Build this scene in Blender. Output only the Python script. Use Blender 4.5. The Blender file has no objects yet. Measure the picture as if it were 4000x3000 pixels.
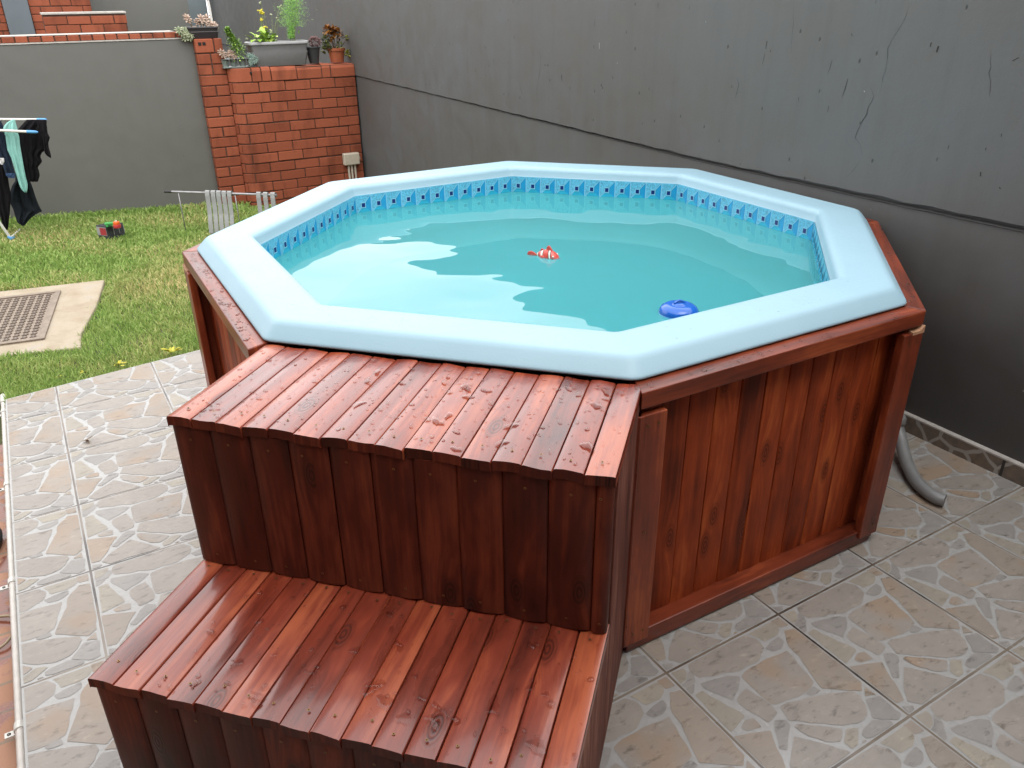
import bpy, bmesh, math, random
import numpy as np
from mathutils import Vector, Matrix
random.seed(7); rng = np.random.default_rng(11)
R = math.radians; PI = math.pi
sc = bpy.context.scene; COL = sc.collection

# ------------------------------------------------------------------ camera
F_PX = 3091.36                      # focal length for a 4000 px wide frame
RT = np.array([0.999942, -0.004753, -0.009638]); UP = np.array([0.010746, 0.442285, 0.896810]); FW = np.array([0.0, 0.896857, -0.442321])
CAM = np.array([0.0, 0.0, 1.6])
cd = bpy.data.cameras.new('camera'); cam = bpy.data.objects.new('camera', cd); COL.objects.link(cam)
cd.sensor_width = 36; cd.lens = F_PX/4000*36; cd.clip_start = .02; cd.clip_end = 500
cam.matrix_world = Matrix(((RT[0], UP[0], -FW[0], CAM[0]), (RT[1], UP[1], -FW[1], CAM[1]), (RT[2], UP[2], -FW[2], CAM[2]), (0, 0, 0, 1)))
sc.camera = cam

# ------------------------------------------------------------------ world, sun, exposure
SUN_EL, SUN_ROT = R(60), R(152)
w = bpy.data.worlds.new('World'); sc.world = w; w.use_nodes = True
nt = w.node_tree; nt.nodes.clear()
out = nt.nodes.new('ShaderNodeOutputWorld'); bg = nt.nodes.new('ShaderNodeBackground'); sky = nt.nodes.new('ShaderNodeTexSky')
sky.sky_type = 'NISHITA'; sky.sun_disc = False; sky.sun_elevation = SUN_EL; sky.sun_rotation = SUN_ROT; sky.dust_density = 4; sky.air_density = 1.0; sky.ozone_density = 1
hs = nt.nodes.new('ShaderNodeHueSaturation'); hs.inputs['Saturation'].default_value = .42
tc = nt.nodes.new('ShaderNodeTexCoord'); nz = nt.nodes.new('ShaderNodeTexNoise'); nz.inputs['Scale'].default_value = 2.2; nz.inputs['Detail'].default_value = 5
mr = nt.nodes.new('ShaderNodeMapRange'); mr.inputs[1].default_value = .3; mr.inputs[2].default_value = .7; mr.inputs[3].default_value = .82; mr.inputs[4].default_value = 1.22
L = nt.links.new
L(sky.outputs[0], hs.inputs['Color']); L(tc.outputs['Generated'], nz.inputs['Vector']); L(nz.outputs[0], mr.inputs[0]); # a high overcast of even, bright cloud over the sky
cl = nt.nodes.new('ShaderNodeMix'); cl.data_type = 'RGBA'; cl.inputs[0].default_value = .82; cl.inputs[7].default_value = (9.6, 9.55, 9.6, 1)
cm = nt.nodes.new('ShaderNodeVectorMath'); cm.operation = 'SCALE'
L(hs.outputs[0], cl.inputs[6]); L(cl.outputs[2], cm.inputs[0]); L(mr.outputs[0], cm.inputs['Scale']); L(cm.outputs[0], bg.inputs['Color'])
bg.inputs['Strength'].default_value = .13
L(bg.outputs[0], out.inputs['Surface'])
sd = bpy.data.lights.new('sun', 'SUN'); sd.energy = .5; sd.angle = R(40); sd.color = (1, .97, .92)
sun = bpy.data.objects.new('sun', sd); COL.objects.link(sun)
# the sky texture measures its rotation clockwise from +Y
sdir = Vector((math.sin(SUN_ROT)*math.cos(SUN_EL), math.cos(SUN_ROT)*math.cos(SUN_EL), math.sin(SUN_EL)))
sun.rotation_euler = sdir.to_track_quat('Z', 'Y').to_euler(); sun.location = sdir*30
sc.view_settings.view_transform = 'Standard'; sc.view_settings.look = 'None'; sc.view_settings.gamma = 1
sc.view_settings.exposure = 1.48
sc.render.engine = 'CYCLES'
sc.cycles.use_denoising = True
sc.cycles.max_bounces = 10; sc.cycles.transmission_bounces = 8; sc.cycles.volume_bounces = 1
sc.cycles.sample_clamp_indirect = 6

# ------------------------------------------------------------------ frames of reference
GR = 0.5364174                      # the walls and floor tiles are turned by this angle
U = np.array([math.cos(GR), math.sin(GR), 0.]); T = np.array([-math.sin(GR), math.cos(GR), 0.])
def W(s, t, z=0): return U*s+T*t+np.array([0, 0, z])
def st(P): P = np.asarray(P, float); return np.array([P@U, P@T, P[2]])
def ray(u, v): return FW+RT*(u-2000)/F_PX+UP*(1500-v)/F_PX
def on_z(u, v, z): d = ray(u, v); return CAM+d*(z-1.6)/d[2]                   # point of the level z seen at photo position u, v
def on_t(u, v, t): d = ray(u, v); return CAM+d*(t-CAM@T)/(d@T)                # point of the upright plane t
def on_s(u, v, s): d = ray(u, v); return CAM+d*(s-CAM@U)/(d@U)

# ------------------------------------------------------------------ mesh building
class MB:
    def __init__(s): s.v = []; s.f = []; s.m = []; s.uv = []
    def add(s, vs, fs, mi=0, uvs=None):
        b = len(s.v); s.v += [tuple(float(c) for c in p) for p in vs]
        for k, f in enumerate(fs):
            s.f.append([b+i for i in f]); s.m.append(mi)
            s.uv.append(uvs[k] if uvs else None)
    def box(s, x0, x1, y0, y1, z0, z1, mi=0):
        s.add([(x0,y0,z0),(x1,y0,z0),(x1,y1,z0),(x0,y1,z0),(x0,y0,z1),(x1,y0,z1),(x1,y1,z1),(x0,y1,z1)],
              [(0,3,2,1),(4,5,6,7),(0,1,5,4),(1,2,6,5),(2,3,7,6),(3,0,4,7)], mi)
    def prism(s, poly, z0, z1, mi=0):
        n = len(poly); s.add([(x,y,z0) for x,y in poly]+[(x,y,z1) for x,y in poly],
              [tuple(range(n-1,-1,-1)), tuple(range(n,2*n))]+[(i,(i+1)%n,n+(i+1)%n,n+i) for i in range(n)], mi)
    def tube(s, path, r, n=10, mi=0, cap=True):
        path = [Vector(p) for p in path]; rs = r if isinstance(r, (list, tuple)) else [r]*len(path)
        vs = []; prev = None
        for i, p in enumerate(path):
            d = (path[min(i+1, len(path)-1)]-path[max(i-1, 0)]).normalized()
            a = (prev - d*prev.dot(d)) if prev is not None else d.orthogonal()
            if a.length < 1e-6: a = d.orthogonal()
            a.normalize(); prev = a; b = d.cross(a)
            for k in range(n):
                an = 2*PI*k/n; vs.append(p+(a*math.cos(an)+b*math.sin(an))*rs[i])
        fs = [(i*n+k, i*n+(k+1)%n, (i+1)*n+(k+1)%n, (i+1)*n+k) for i in range(len(path)-1) for k in range(n)]
        if cap: fs += [tuple(range(n-1,-1,-1)), tuple(range((len(path)-1)*n, len(path)*n))]
        s.add(vs, fs, mi)
    def lathe(s, prof, n=28, mi=0, c=(0,0,0), sx=1, sy=1):
        vs = [(c[0]+r*math.cos(2*PI*k/n)*sx, c[1]+r*math.sin(2*PI*k/n)*sy, c[2]+z) for r, z in prof for k in range(n)]
        fs = [(i*n+k, i*n+(k+1)%n, (i+1)*n+(k+1)%n, (i+1)*n+k) for i in range(len(prof)-1) for k in range(n)]
        s.add(vs, fs, mi)
    def blob(s, c, rx, ry, rz, n=8, m=6, mi=0, rot=None):
        vs = []
        for i in range(m+1):
            a = PI*i/m
            for k in range(n):
                b = 2*PI*k/n; p = Vector((rx*math.sin(a)*math.cos(b), ry*math.sin(a)*math.sin(b), rz*math.cos(a)))
                if rot is not None: p = rot@p
                vs.append((c[0]+p.x, c[1]+p.y, c[2]+p.z))
        s.add(vs, [(i*n+k, (i+1)*n+k, (i+1)*n+(k+1)%n, i*n+(k+1)%n) for i in range(m) for k in range(n)], mi)
    def build(s, name, mats, parent=None, smooth=False, bevel=0, angle=None):
        me = bpy.data.meshes.new(name); me.from_pydata(s.v, [], s.f)
        if not isinstance(mats, (list, tuple)): mats = [mats]
        for m in mats: me.materials.append(m)
        if len(mats) > 1: me.polygons.foreach_set('material_index', s.m)
        if any(u is not None for u in s.uv):
            ul = me.uv_layers.new(name='UVMap').data
            for p, u in zip(me.polygons, s.uv):
                if u is not None:
                    for li, q in zip(p.loop_indices, u): ul[li].uv = q
        me.validate(); me.update()
        o = bpy.data.objects.new(name, me); COL.objects.link(o)
        if parent is not None: o.parent = parent
        if smooth: me.polygons.foreach_set('use_smooth', [True]*len(me.polygons))
        if bevel:
            b = o.modifiers.new('bevel', 'BEVEL'); b.width = bevel; b.segments = 2; b.limit_method = 'ANGLE'; b.angle_limit = R(40)
        if smooth and angle: me.set_sharp_from_angle(angle=R(angle))
        return o

def tag(o, label=None, cat=None, group=None, kind=None):
    if label: o['label'] = label
    if cat: o['category'] = cat
    if group: o['group'] = group
    if kind: o['kind'] = kind
    return o
def thing(name, label, cat, loc=(0,0,0), rz=0, group=None):
    o = bpy.data.objects.new(name, None); COL.objects.link(o); o.empty_display_size = .1
    o.location = [float(c) for c in loc]; o.rotation_euler.z = rz
    return tag(o, label, cat, group)
def wall_thing(name, label, cat, s, t, z=0, group=None): return thing(name, label, cat, W(s, t, z), GR, group)

# ------------------------------------------------------------------ materials
ALB = .72                           # one factor under every base colour, to stay at real-world values
class NT:
    def __init__(s, name):
        s.mat = bpy.data.materials.new(name); s.mat.use_nodes = True; s.t = s.mat.node_tree
        s.b = s.t.nodes['Principled BSDF']; s.out = s.t.nodes['Material Output']
    def n(s, typ, **kw):
        nd = s.t.nodes.new('ShaderNode'+typ)
        for k, v in kw.items():
            if k.startswith('i_'):
                k2 = k[2:]; k2 = int(k2) if k2.isdigit() else k2.replace('_', ' ')
                s.set(nd.inputs[k2], v)
            else: setattr(nd, k, v)
        return nd
    def set(s, inp, v):
        if isinstance(v, bpy.types.NodeSocket): s.t.links.new(v, inp)
        else: inp.default_value = v
    def math(s, op, a, b=None, c=None, clamp=False):
        nd = s.t.nodes.new('ShaderNodeMath'); nd.operation = op; nd.use_clamp = clamp
        for i, x in enumerate((a, b, c)):
            if x is not None: s.set(nd.inputs[i], x)
        return nd.outputs[0]
    def vec(s, op, a, b=None, scale=None):
        nd = s.t.nodes.new('ShaderNodeVectorMath'); nd.operation = op; s.set(nd.inputs[0], a)
        if b is not None: s.set(nd.inputs[1], b)
        if scale is not None: s.set(nd.inputs['Scale'], scale)
        return nd.outputs[0]
    def noise(s, vec, scale, detail=3, rough=.55, out=0):
        nd = s.n('TexNoise', i_Scale=scale, i_Detail=detail, i_Roughness=rough)
        if vec is not None: s.set(nd.inputs['Vector'], vec)
        return nd.outputs[out]
    def ramp(s, fac, stops, interp='LINEAR'):
        nd = s.t.nodes.new('ShaderNodeValToRGB'); e = nd.color_ramp.elements; nd.color_ramp.interpolation = interp
        while len(e) < len(stops): e.new(.5)
        for el, (p, c) in zip(e, stops): el.position = p; el.color = (*c, 1) if len(c) == 3 else c
        s.set(nd.inputs[0], fac); return nd.outputs[0]
    def rng(s, x, a, b, c=0., d=1., smooth=False):
        nd = s.t.nodes.new('ShaderNodeMapRange'); s.set(nd.inputs[0], x)
        if smooth: nd.interpolation_type = 'SMOOTHSTEP'
        for i, v in zip((1,2,3,4), (a,b,c,d)): s.set(nd.inputs[i], v)
        return nd.outputs[0]
    def mix(s, f, a, b, blend='MIX'):
        nd = s.t.nodes.new('ShaderNodeMix'); nd.data_type = 'RGBA'; nd.blend_type = blend
        s.set(nd.inputs[0], f)
        for i, x in ((6, a), (7, b)):
            if not isinstance(x, bpy.types.NodeSocket) and len(x) == 3: x = (*x, 1)
            s.set(nd.inputs[i], x)
        return nd.outputs[2]
    def obj(s): return s.n('TexCoord').outputs['Object']
    def uv(s): return s.n('TexCoord').outputs['UV']
    def pos(s): return s.n('NewGeometry').outputs['Position']
    def island(s): return s.n('NewGeometry').outputs['Random Per Island']
    def col(s, c):
        c = s.mix(1., c, (ALB, ALB, ALB), 'MULTIPLY'); s.set(s.b.inputs['Base Color'], c); return s
    def p(s, **kw):
        for k, v in kw.items(): s.set(s.b.inputs[k.replace('_', ' ')], v)
        return s
    def bump(s, h, strength=.3, dist=.01, normal=None):
        nd = s.n('Bump', i_Strength=strength, i_Distance=dist, i_Height=h)
        if normal is not None: s.set(nd.inputs['Normal'], normal)
        s.set(s.b.inputs['Normal'], nd.outputs[0]); return nd.outputs[0]
    def sep(s, v):
        nd = s.n('SeparateXYZ'); s.set(nd.inputs[0], v); return nd.outputs
    def comb(s, x, y, z=0.):
        nd = s.n('CombineXYZ')
        for i, v in enumerate((x, y, z)): s.set(nd.inputs[i], v)
        return nd.outputs[0]

def plain(name, c, rough=.5, metal=0., var=.15, scale=30, bump=0., spec=.5):
    m = NT(name); n = m.noise(m.obj(), scale, 4)
    d = tuple(x*(1-var) for x in c); e = tuple(min(1, x*(1+var)) for x in c)
    m.col(m.ramp(n, [(.3, d), (.7, e)])); m.p(Roughness=rough, Metallic=metal); m.b.inputs['Specular IOR Level'].default_value = spec
    if bump: m.bump(n, bump, .01)
    return m.mat

def wood(name, dark=(.060,.013,.007), mid=(.235,.050,.019), light=(.40,.115,.038), rough=(.2,.42), spec=.5, knots=1.0, coat=0.):
    m = NT(name); uv = m.uv(); isl = m.island(); x, y, _ = m.sep(uv)
    ox = m.math('MULTIPLY', isl, 37.0); oy = m.math('MULTIPLY', m.math('FRACT', m.math('MULTIPLY', isl, 91.7)), 23.0)
    q = m.comb(m.math('ADD', x, ox), m.math('ADD', y, oy), isl)                 # metres, shifted for each board
    # knots: scattered points, grain bends round them
    kv = m.vec('MULTIPLY', q, (1., .42, 0.)); vo = m.n('TexVoronoi', voronoi_dimensions='2D', i_Scale=8., i_Randomness=1.0); m.set(vo.inputs['Vector'], kv)
    kd = vo.outputs['Distance']
    kmask = m.rng(kd, .06, .20, 1., 0., True); kring = m.math('SINE', m.math('MULTIPLY', kd, 120.))
    pick = m.math('GREATER_THAN', m.sep(vo.outputs['Color'])[0], .50)
    kmask = m.math('MULTIPLY', m.math('MULTIPLY', kmask, pick), knots)
    warp = m.math('MULTIPLY', m.rng(kd, .0, .5, 1., 0., True), .022)
    gx = m.math('ADD', m.sep(q)[0], m.math('MULTIPLY', warp, pick))
    g = m.comb(gx, m.math('MULTIPLY', m.sep(q)[1], .045), 0.)
    lo = m.noise(g, 24, 2, .5); grain = m.noise(g, 95, 5, .62)
    blot = m.noise(m.vec('MULTIPLY', q, (1., .30, 1.)), 8, 4, .62)                # uneven stain
    wave = m.math('ADD', m.math('MULTIPLY', lo, .36), m.math('ADD', m.math('MULTIPLY', grain, .32), m.math('MULTIPLY', blot, .77)))
    wave = m.math('ADD', wave, m.rng(isl, 0., 1., -.055, .055))
    c = m.ramp(wave, [(.50, dark), (.63, tuple((a*.45+b*.55) for a, b in zip(dark, mid))), (.74, mid), (.88, light)])
    c = m.mix(m.math('MULTIPLY', kmask, .8), c, m.ramp(m.math('ADD', m.math('MULTIPLY', kring, .5), .5), [(.2, tuple(d*.7 for d in dark)), (.8, tuple(x*.6 for x in mid))]))
    m.col(c)
    m.p(Roughness=m.rng(blot, .3, .7, rough[0], rough[1])); m.b.inputs['Specular IOR Level'].default_value = spec
    if coat: m.b.inputs['Coat Weight'].default_value = coat; m.b.inputs['Coat Roughness'].default_value = .12
    m.bump(m.math('ADD', grain, m.math('MULTIPLY', kring, m.math('MULTIPLY', kmask, .4))), .35, .0016)
    return m.mat

def brick_mat(name, c0=(.24,.062,.029), c1=(.385,.108,.053)):
    m = NT(name); o = m.obj(); isl = m.island()
    n = m.noise(o, 60, 4); s_ = m.noise(m.vec('MULTIPLY', o, (1, 1, .35)), 6, 3)
    f = m.math('ADD', m.math('MULTIPLY', isl, .55), m.math('MULTIPLY', n, .45))
    c = m.ramp(f, [(.15, c0), (.5, tuple((a+b)/2 for a, b in zip(c0, c1))), (.85, c1)])
    c = m.mix(m.rng(s_, .50, .68, 0., .55), c, tuple(x*.45 for x in c0))
    m.col(c); m.p(Roughness=.8); m.b.inputs['Specular IOR Level'].default_value = .25; m.bump(n, .4, .004)
    return m.mat

M = {}
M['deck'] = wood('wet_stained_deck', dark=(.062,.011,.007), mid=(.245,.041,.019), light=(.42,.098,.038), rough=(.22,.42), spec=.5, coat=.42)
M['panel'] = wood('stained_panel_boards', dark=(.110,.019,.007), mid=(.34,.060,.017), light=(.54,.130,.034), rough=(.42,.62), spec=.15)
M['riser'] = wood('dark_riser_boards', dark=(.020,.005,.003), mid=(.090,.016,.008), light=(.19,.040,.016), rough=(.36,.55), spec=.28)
M['trim'] = wood('stained_trim', dark=(.050,.010,.006), mid=(.24,.044,.016), light=(.44,.105,.032), rough=(.25,.45), spec=.45, knots=.5)
M['raw'] = plain('pale_end_grain', (.50,.28,.16), .7)
M['sawn'] = wood('rough_sawn_side', dark=(.06,.018,.012), mid=(.19,.065,.045), light=(.36,.17,.12), rough=(.6,.8), spec=.2, knots=0.)
M['brass'] = plain('brass_screw', (.30,.17,.07), .4, .8)
M['dark'] = plain('dark_gap', (.012,.009,.008), .9)

def gel():
    m = NT('pool_gelcoat'); o = m.pos()
    n = m.noise(o, 260, 2); n2 = m.noise(o, 5, 3); sp = m.noise(o, 120, 2)
    m.col(m.ramp(n2, [(.3, (.305,.485,.580)), (.7, (.325,.51,.605))])); m.p(Roughness=m.rng(sp, .3, .7, .42, .5)); m.bump(m.noise(o, 170, 3), .16, .002)
    m.b.inputs['Specular IOR Level'].default_value = .5
    return m.mat
M['gel'] = gel()
M['shell'] = plain('turquoise_shell', (.23,.66,.70), .5, var=.03, scale=3)
M['floor_shell'] = plain('deep_turquoise_floor', (.045,.36,.42), .5, var=.03, scale=3)
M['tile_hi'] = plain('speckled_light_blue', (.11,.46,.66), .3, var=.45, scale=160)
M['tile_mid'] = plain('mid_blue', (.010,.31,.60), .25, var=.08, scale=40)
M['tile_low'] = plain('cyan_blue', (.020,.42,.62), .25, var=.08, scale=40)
M['tile_line'] = plain('pale_blue_line', (.24,.60,.80), .3, var=.03)
M['tile_dark'] = plain('navy_square', (.003,.022,.16), .25, var=.05)

def water_mat():
    m = NT('pool_water'); t = m.t; t.nodes.remove(m.b)
    rf = m.n('BsdfRefraction', i_IOR=1.33, i_Roughness=0.0); rf.inputs['Color'].default_value = (.90, .985, .98, 1)
    df = m.n('BsdfDiffuse'); df.inputs['Color'].default_value = (.088, .50, .545, 1)
    gl = m.n('BsdfGlossy', i_Roughness=.004); gl.inputs['Color'].default_value = (1, 1, 1, 1)
    mx = m.n('MixShader'); mx.inputs[0].default_value = .30
    fr = m.n('Fresnel', i_IOR=1.33); m2 = m.n('MixShader')
    L = t.links.new
    L(rf.outputs[0], mx.inputs[1]); L(df.outputs[0], mx.inputs[2]); L(fr.outputs[0], m2.inputs[0]); L(mx.outputs[0], m2.inputs[1]); L(gl.outputs[0], m2.inputs[2]); L(m2.outputs[0], m.out.inputs['Surface'])
    return m.mat
M['water'] = water_mat()

S0, T0, TS = 1.1187, 1.1064, 0.41707
def tile_base():
    m = NT('tile_print_mortar'); q = m.vec('SCALE', m.vec('SUBTRACT', m.obj(), (S0, T0, 0.)), scale=1/TS); o = m.obj()
    fx, fy, _ = m.sep(m.vec('FRACTION', q)); fine = m.noise(o, 60, 4)
    edge = m.math('MINIMUM', m.math('MINIMUM', fx, m.math('SUBTRACT', 1., fx)), m.math('MINIMUM', fy, m.math('SUBTRACT', 1., fy)))
    groove = m.math('LESS_THAN', edge, m.math('ADD', .0062, m.math('MULTIPLY', m.noise(o, 30, 2), .004)))
    gcol = m.ramp(m.noise(o, 3.5, 3), [(.36, (.050,.040,.032)), (.5, (.19,.15,.115)), (.7, (.27,.235,.19))])
    c = m.mix(groove, m.ramp(fine, [(.3, (.385,.385,.372)), (.7, (.43,.43,.415))]), gcol)
    m.col(c); m.p(Roughness=m.rng(m.noise(o, 5, 4), .3, .7, .17, .32)); m.bump(m.math('SUBTRACT', m.math('MULTIPLY', fine, .2), m.math('MULTIPLY', groove, 1.2)), .25, .004)
    return m.mat
M['floor'] = tile_base()
def stone(name, a, b, c, dark, warm=0.):
    """one printed stone: mottled, with flaked relief"""
    m = NT(name); o = m.obj(); isl = m.island(); q = m.vec('ADD', o, m.comb(m.math('MULTIPLY', isl, 9.), m.math('MULTIPLY', isl, 5.)))
    big = m.noise(q, 7, 4, .6); med = m.noise(m.vec('MULTIPLY', q, (1., 1.7, 1.)), 26, 6, .68); fl = m.noise(m.vec('MULTIPLY', m.vec('ADD', q, m.vec('SCALE', m.n('TexNoise', i_Scale=9., i_Detail=2.).outputs['Color'], scale=.09)), (1., 2.3, 1.)), 21, 9, .66)
    col = m.ramp(m.math('ADD', m.math('MULTIPLY', big, .6), m.math('MULTIPLY', med, .4)), [(.34, a), (.50, b), (.64, c)])
    if warm: col = m.mix(m.rng(m.noise(q, 5, 2), .50, .62, 0., warm), col, (.36,.265,.185))
    col = m.mix(m.rng(fl, .33, .45, .75, 0.), col, dark)
    col = m.mix(m.rng(med, .60, .70, 0., .55), col, tuple(min(1, x*1.32) for x in c))
    col = m.mix(1., col, m.ramp(m.math('ADD', m.math('MULTIPLY', isl, .5), m.math('MULTIPLY', m.noise(o, 1.4, 2), .5)), [(.25, (.95,.95,.95)), (.75, (1.03,1.03,1.03))]), 'MULTIPLY')
    m.col(col); m.p(Roughness=m.math('ADD', m.rng(m.noise(o, 5, 4), .3, .7, .20, .36), m.math('MULTIPLY', fl, .12))); m.b.inputs['Specular IOR Level'].default_value = .4; m.bump(m.math('ADD', fl, med), .22, .003)
    return m.mat
TAUPE = ((.300,.272,.242), (.335,.303,.268), (.365,.330,.290)); GREYS = ((.285,.270,.252), (.315,.298,.278), (.345,.325,.300)); TAN = ((.315,.288,.245), (.355,.322,.268), (.40,.36,.29)); ORG = ((.305,.268,.230), (.335,.288,.240), (.36,.305,.25))
STONE_M = [stone('taupe_stone', *TAUPE, (.17,.15,.13)), stone('grey_stone', *GREYS, (.16,.15,.14)), stone('tan_stone', *TAN, (.23,.19,.14)), stone('orange_stone', *ORG, (.19,.15,.11), .6), stone('brown_stone', *TAUPE, (.15,.125,.10), .8), stone('dark_stone', *[tuple(x*.7 for x in c) for c in GREYS], (.11,.10,.095))]
STONE_KEY = {'p': 0, 'b': 4, 'g': 1, 't': 2, 'y': 2, 'o': 3, 'r': 4, 'd': 1}
# the printed layout of one tile (every tile carries the same print): kind, then x, y in tile widths
STONES = [('t', [0.024,0.989,0.119,0.976,0.115,0.938,0.065,0.892,-0.001,0.883]),
('g', [0.125,0.94,0.139,0.901,0.104,0.846,0.024,0.842,0.006,0.876,0.066,0.889]),
('d', [0.017,0.842,0.091,0.843,0.039,0.79,0.014,0.789]),
('p', [0.161,0.982,0.528,0.984,0.656,0.979,0.7,0.922,0.683,0.829,0.575,0.767,0.41,0.768,0.145,0.864,0.132,0.928]),
('t', [0.685,0.973,0.935,0.97,0.885,0.887,0.828,0.86,0.725,0.868,0.713,0.919]),
('o', [0.903,0.982,0.981,0.98,0.981,0.89,0.909,0.902,0.907,0.936]),
('g', [0.756,0.844,0.842,0.852,0.839,0.805,0.768,0.765,0.706,0.775,0.681,0.823]),
('b', [0.376,0.733,0.465,0.756,0.794,0.737,0.779,0.665,0.725,0.464,0.613,0.437,0.562,0.437,0.4,0.465,0.373,0.482]),
('g', [0.119,0.826,0.317,0.781,0.373,0.739,0.337,0.703,0.195,0.621,0.112,0.788]),
('y', [0.03,0.775,0.092,0.779,0.13,0.661,0.177,0.502,0.022,0.462,0.025,0.576]),
('p', [0.226,0.623,0.332,0.652,0.365,0.527,0.358,0.42,0.293,0.401,0.253,0.4,0.211,0.581]),
('r', [0.091,0.457,0.155,0.485,0.209,0.468,0.202,0.398,0.107,0.419]),
('o', [0.008,0.436,0.228,0.354,0.165,0.252,0.14,0.187,0.074,0.088,0.004,0.097,-0.012,0.245]),
('g', [0.301,0.396,0.361,0.359,0.351,0.317,0.204,0.21,0.169,0.241]),
('p', [0.401,0.444,0.455,0.447,0.75,0.353,0.864,0.304,0.88,0.252,0.851,0.187,0.802,0.137,0.702,0.121,0.608,0.159,0.365,0.347]),
('g', [0.648,0.447,0.7,0.447,0.709,0.399,0.627,0.404,0.611,0.428]),
('o', [0.911,0.871,0.983,0.851,0.992,0.663,1.005,0.48,0.974,0.311,0.921,0.265,0.724,0.407,0.761,0.518,0.819,0.663,0.826,0.753]),
('o', [0.964,0.285,0.967,0.199,0.899,0.23]),
('g', [0.887,0.217,0.98,0.187,0.972,0.033,0.92,0.016,0.797,0.101,0.837,0.146]),
('g', [0.684,0.083,0.789,0.096,0.875,0.033,0.867,0.009,0.692,0.012,0.649,0.03,0.646,0.06]),
('y', [0.601,0.135,0.671,0.101,0.575,0.028,0.52,0.026,0.518,0.082]),
('r', [0.36,0.302,0.394,0.306,0.566,0.165,0.585,0.144,0.506,0.093,0.436,0.132,0.379,0.214]),
('p', [0.307,0.258,0.5,0.019,0.386,0.009,0.135,0.008,0.082,0.074,0.148,0.146]),
('g', [0.021,0.07,0.086,0.038,0.064,0.01,0.012,0.006]),
('r', [0.626,0.034,0.641,0.021,0.608,0.017,0.602,0.025])]
def skirt_mat():
    m = NT('skirting_tiles'); o = m.obj(); x, y, z = m.sep(o)
    v = m.n('TexVoronoi', voronoi_dimensions='2D', feature='DISTANCE_TO_EDGE', i_Scale=9.); m.set(v.inputs['Vector'], m.comb(m.math('ADD', y, m.math('MULTIPLY', m.noise(o, 9, 2), .08)), z))
    d = m.math('ABSOLUTE', m.math('SUBTRACT', m.math('FRACT', m.math('DIVIDE', m.math('SUBTRACT', y, T0), TS)), .5))
    g = m.math('GREATER_THAN', d, .487)
    n = m.noise(o, 40, 4)
    c = m.mix(m.rng(v.outputs[0], .05, .07, 0., 1.), (.36,.34,.31), m.ramp(n, [(.3, (.12,.10,.085)), (.7, (.22,.17,.125))]))
    c = m.mix(g, c, (.03,.025,.02)); m.col(c); m.p(Roughness=.35); m.bump(n, .2, .003); return m.mat
M['skirt'] = skirt_mat()

def paint_wall(name, c0, c1, streak=1.0, pits=1.0, rough=.55, stain=None, damp_shade=False):
    m = NT(name); o = m.obj(); x, y, z = m.sep(o)
    big = m.noise(o, 1.3, 3); mid = m.noise(o, 7, 5, .6); fine = m.noise(o, 140, 3)
    vs = m.noise(m.comb(m.math('MULTIPLY', x, 14.), m.math('MULTIPLY', y, 14.), m.math('MULTIPLY', z, .8)), 1., 4, .6)
    f = m.math('ADD', m.math('MULTIPLY', big, .6), m.math('MULTIPLY', mid, .4))
    c = m.ramp(f, [(.32, c0), (.68, c1)])
    c = m.mix(m.rng(vs, .50, .75, 0., .30*streak), c, tuple(q*.62 for q in c0))
    c = m.mix(m.rng(vs, .27, .43, .20*streak, 0.), c, tuple(min(1, q*1.25) for q in c1))
    if stain: c = m.mix(m.rng(m.noise(o, .9, 2), .45, .6, 0., .6), c, stain)
    if damp_shade:  # shade low beside the pool painted into the wall colour, along with some wet
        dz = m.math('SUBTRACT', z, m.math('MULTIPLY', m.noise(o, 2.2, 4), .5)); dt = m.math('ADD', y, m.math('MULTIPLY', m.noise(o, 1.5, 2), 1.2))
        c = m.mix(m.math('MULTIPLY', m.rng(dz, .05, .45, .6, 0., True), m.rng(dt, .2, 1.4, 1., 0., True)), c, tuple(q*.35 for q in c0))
    vp = m.n('TexVoronoi', i_Scale=16., i_Randomness=1.); m.set(vp.inputs['Vector'], m.comb(x, y, m.math('MULTIPLY', z, .55)))
    pk = m.math('MULTIPLY', m.math('GREATER_THAN', m.sep(vp.outputs['Color'])[0], .80), m.rng(vp.outputs['Distance'], .04, .10, 1., 0.))
    pk = m.math('MULTIPLY', pk, pits)
    c = m.mix(pk, c, tuple(q*.28 for q in c0))
    vq = m.n('TexVoronoi', i_Scale=11., i_Randomness=1.); m.set(vq.inputs['Vector'], m.vec('ADD', o, (3.1, 7.7, 1.3)))
    wk = m.math('MULTIPLY', m.math('GREATER_THAN', m.sep(vq.outputs['Color'])[1], .86), m.rng(vq.outputs['Distance'], .02, .05, .7*pits, 0.))
    c = m.mix(wk, c, (.42,.42,.40))
    m.col(c); m.p(Roughness=m.rng(mid, .3, .7, rough-.1, rough+.1)); m.b.inputs['Specular IOR Level'].default_value = .4
    m.bump(m.math('SUBTRACT', m.math('ADD', m.math('MULTIPLY', fine, .25), mid), m.math('MULTIPLY', pk, 1.5)), .25, .006)
    return m.mat
M['long_wall'] = paint_wall('grey_painted_concrete', (.112,.107,.098), (.124,.132,.136), .6, .8, damp_shade=True)
M['grey_wall'] = paint_wall('smooth_grey_plaster', (.140,.141,.128), (.158,.159,.145), .25, .2)
M['crack'] = plain('crack_shadow', (.030,.028,.026), .95)
M['chip'] = plain('chipped_pale_plaster', (.40,.40,.38), .9)
M['brick'] = brick_mat('orange_red_brick')
M['mortar'] = plain('dark_recessed_mortar', (.105,.048,.030), .95, var=.3)
M['coping_light'] = plain('pale_edge', (.50,.47,.43), .9)
M['blue_grey'] = paint_wall('blue_grey_render', (.120,.140,.155), (.14,.165,.185), .2, 0)
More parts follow.
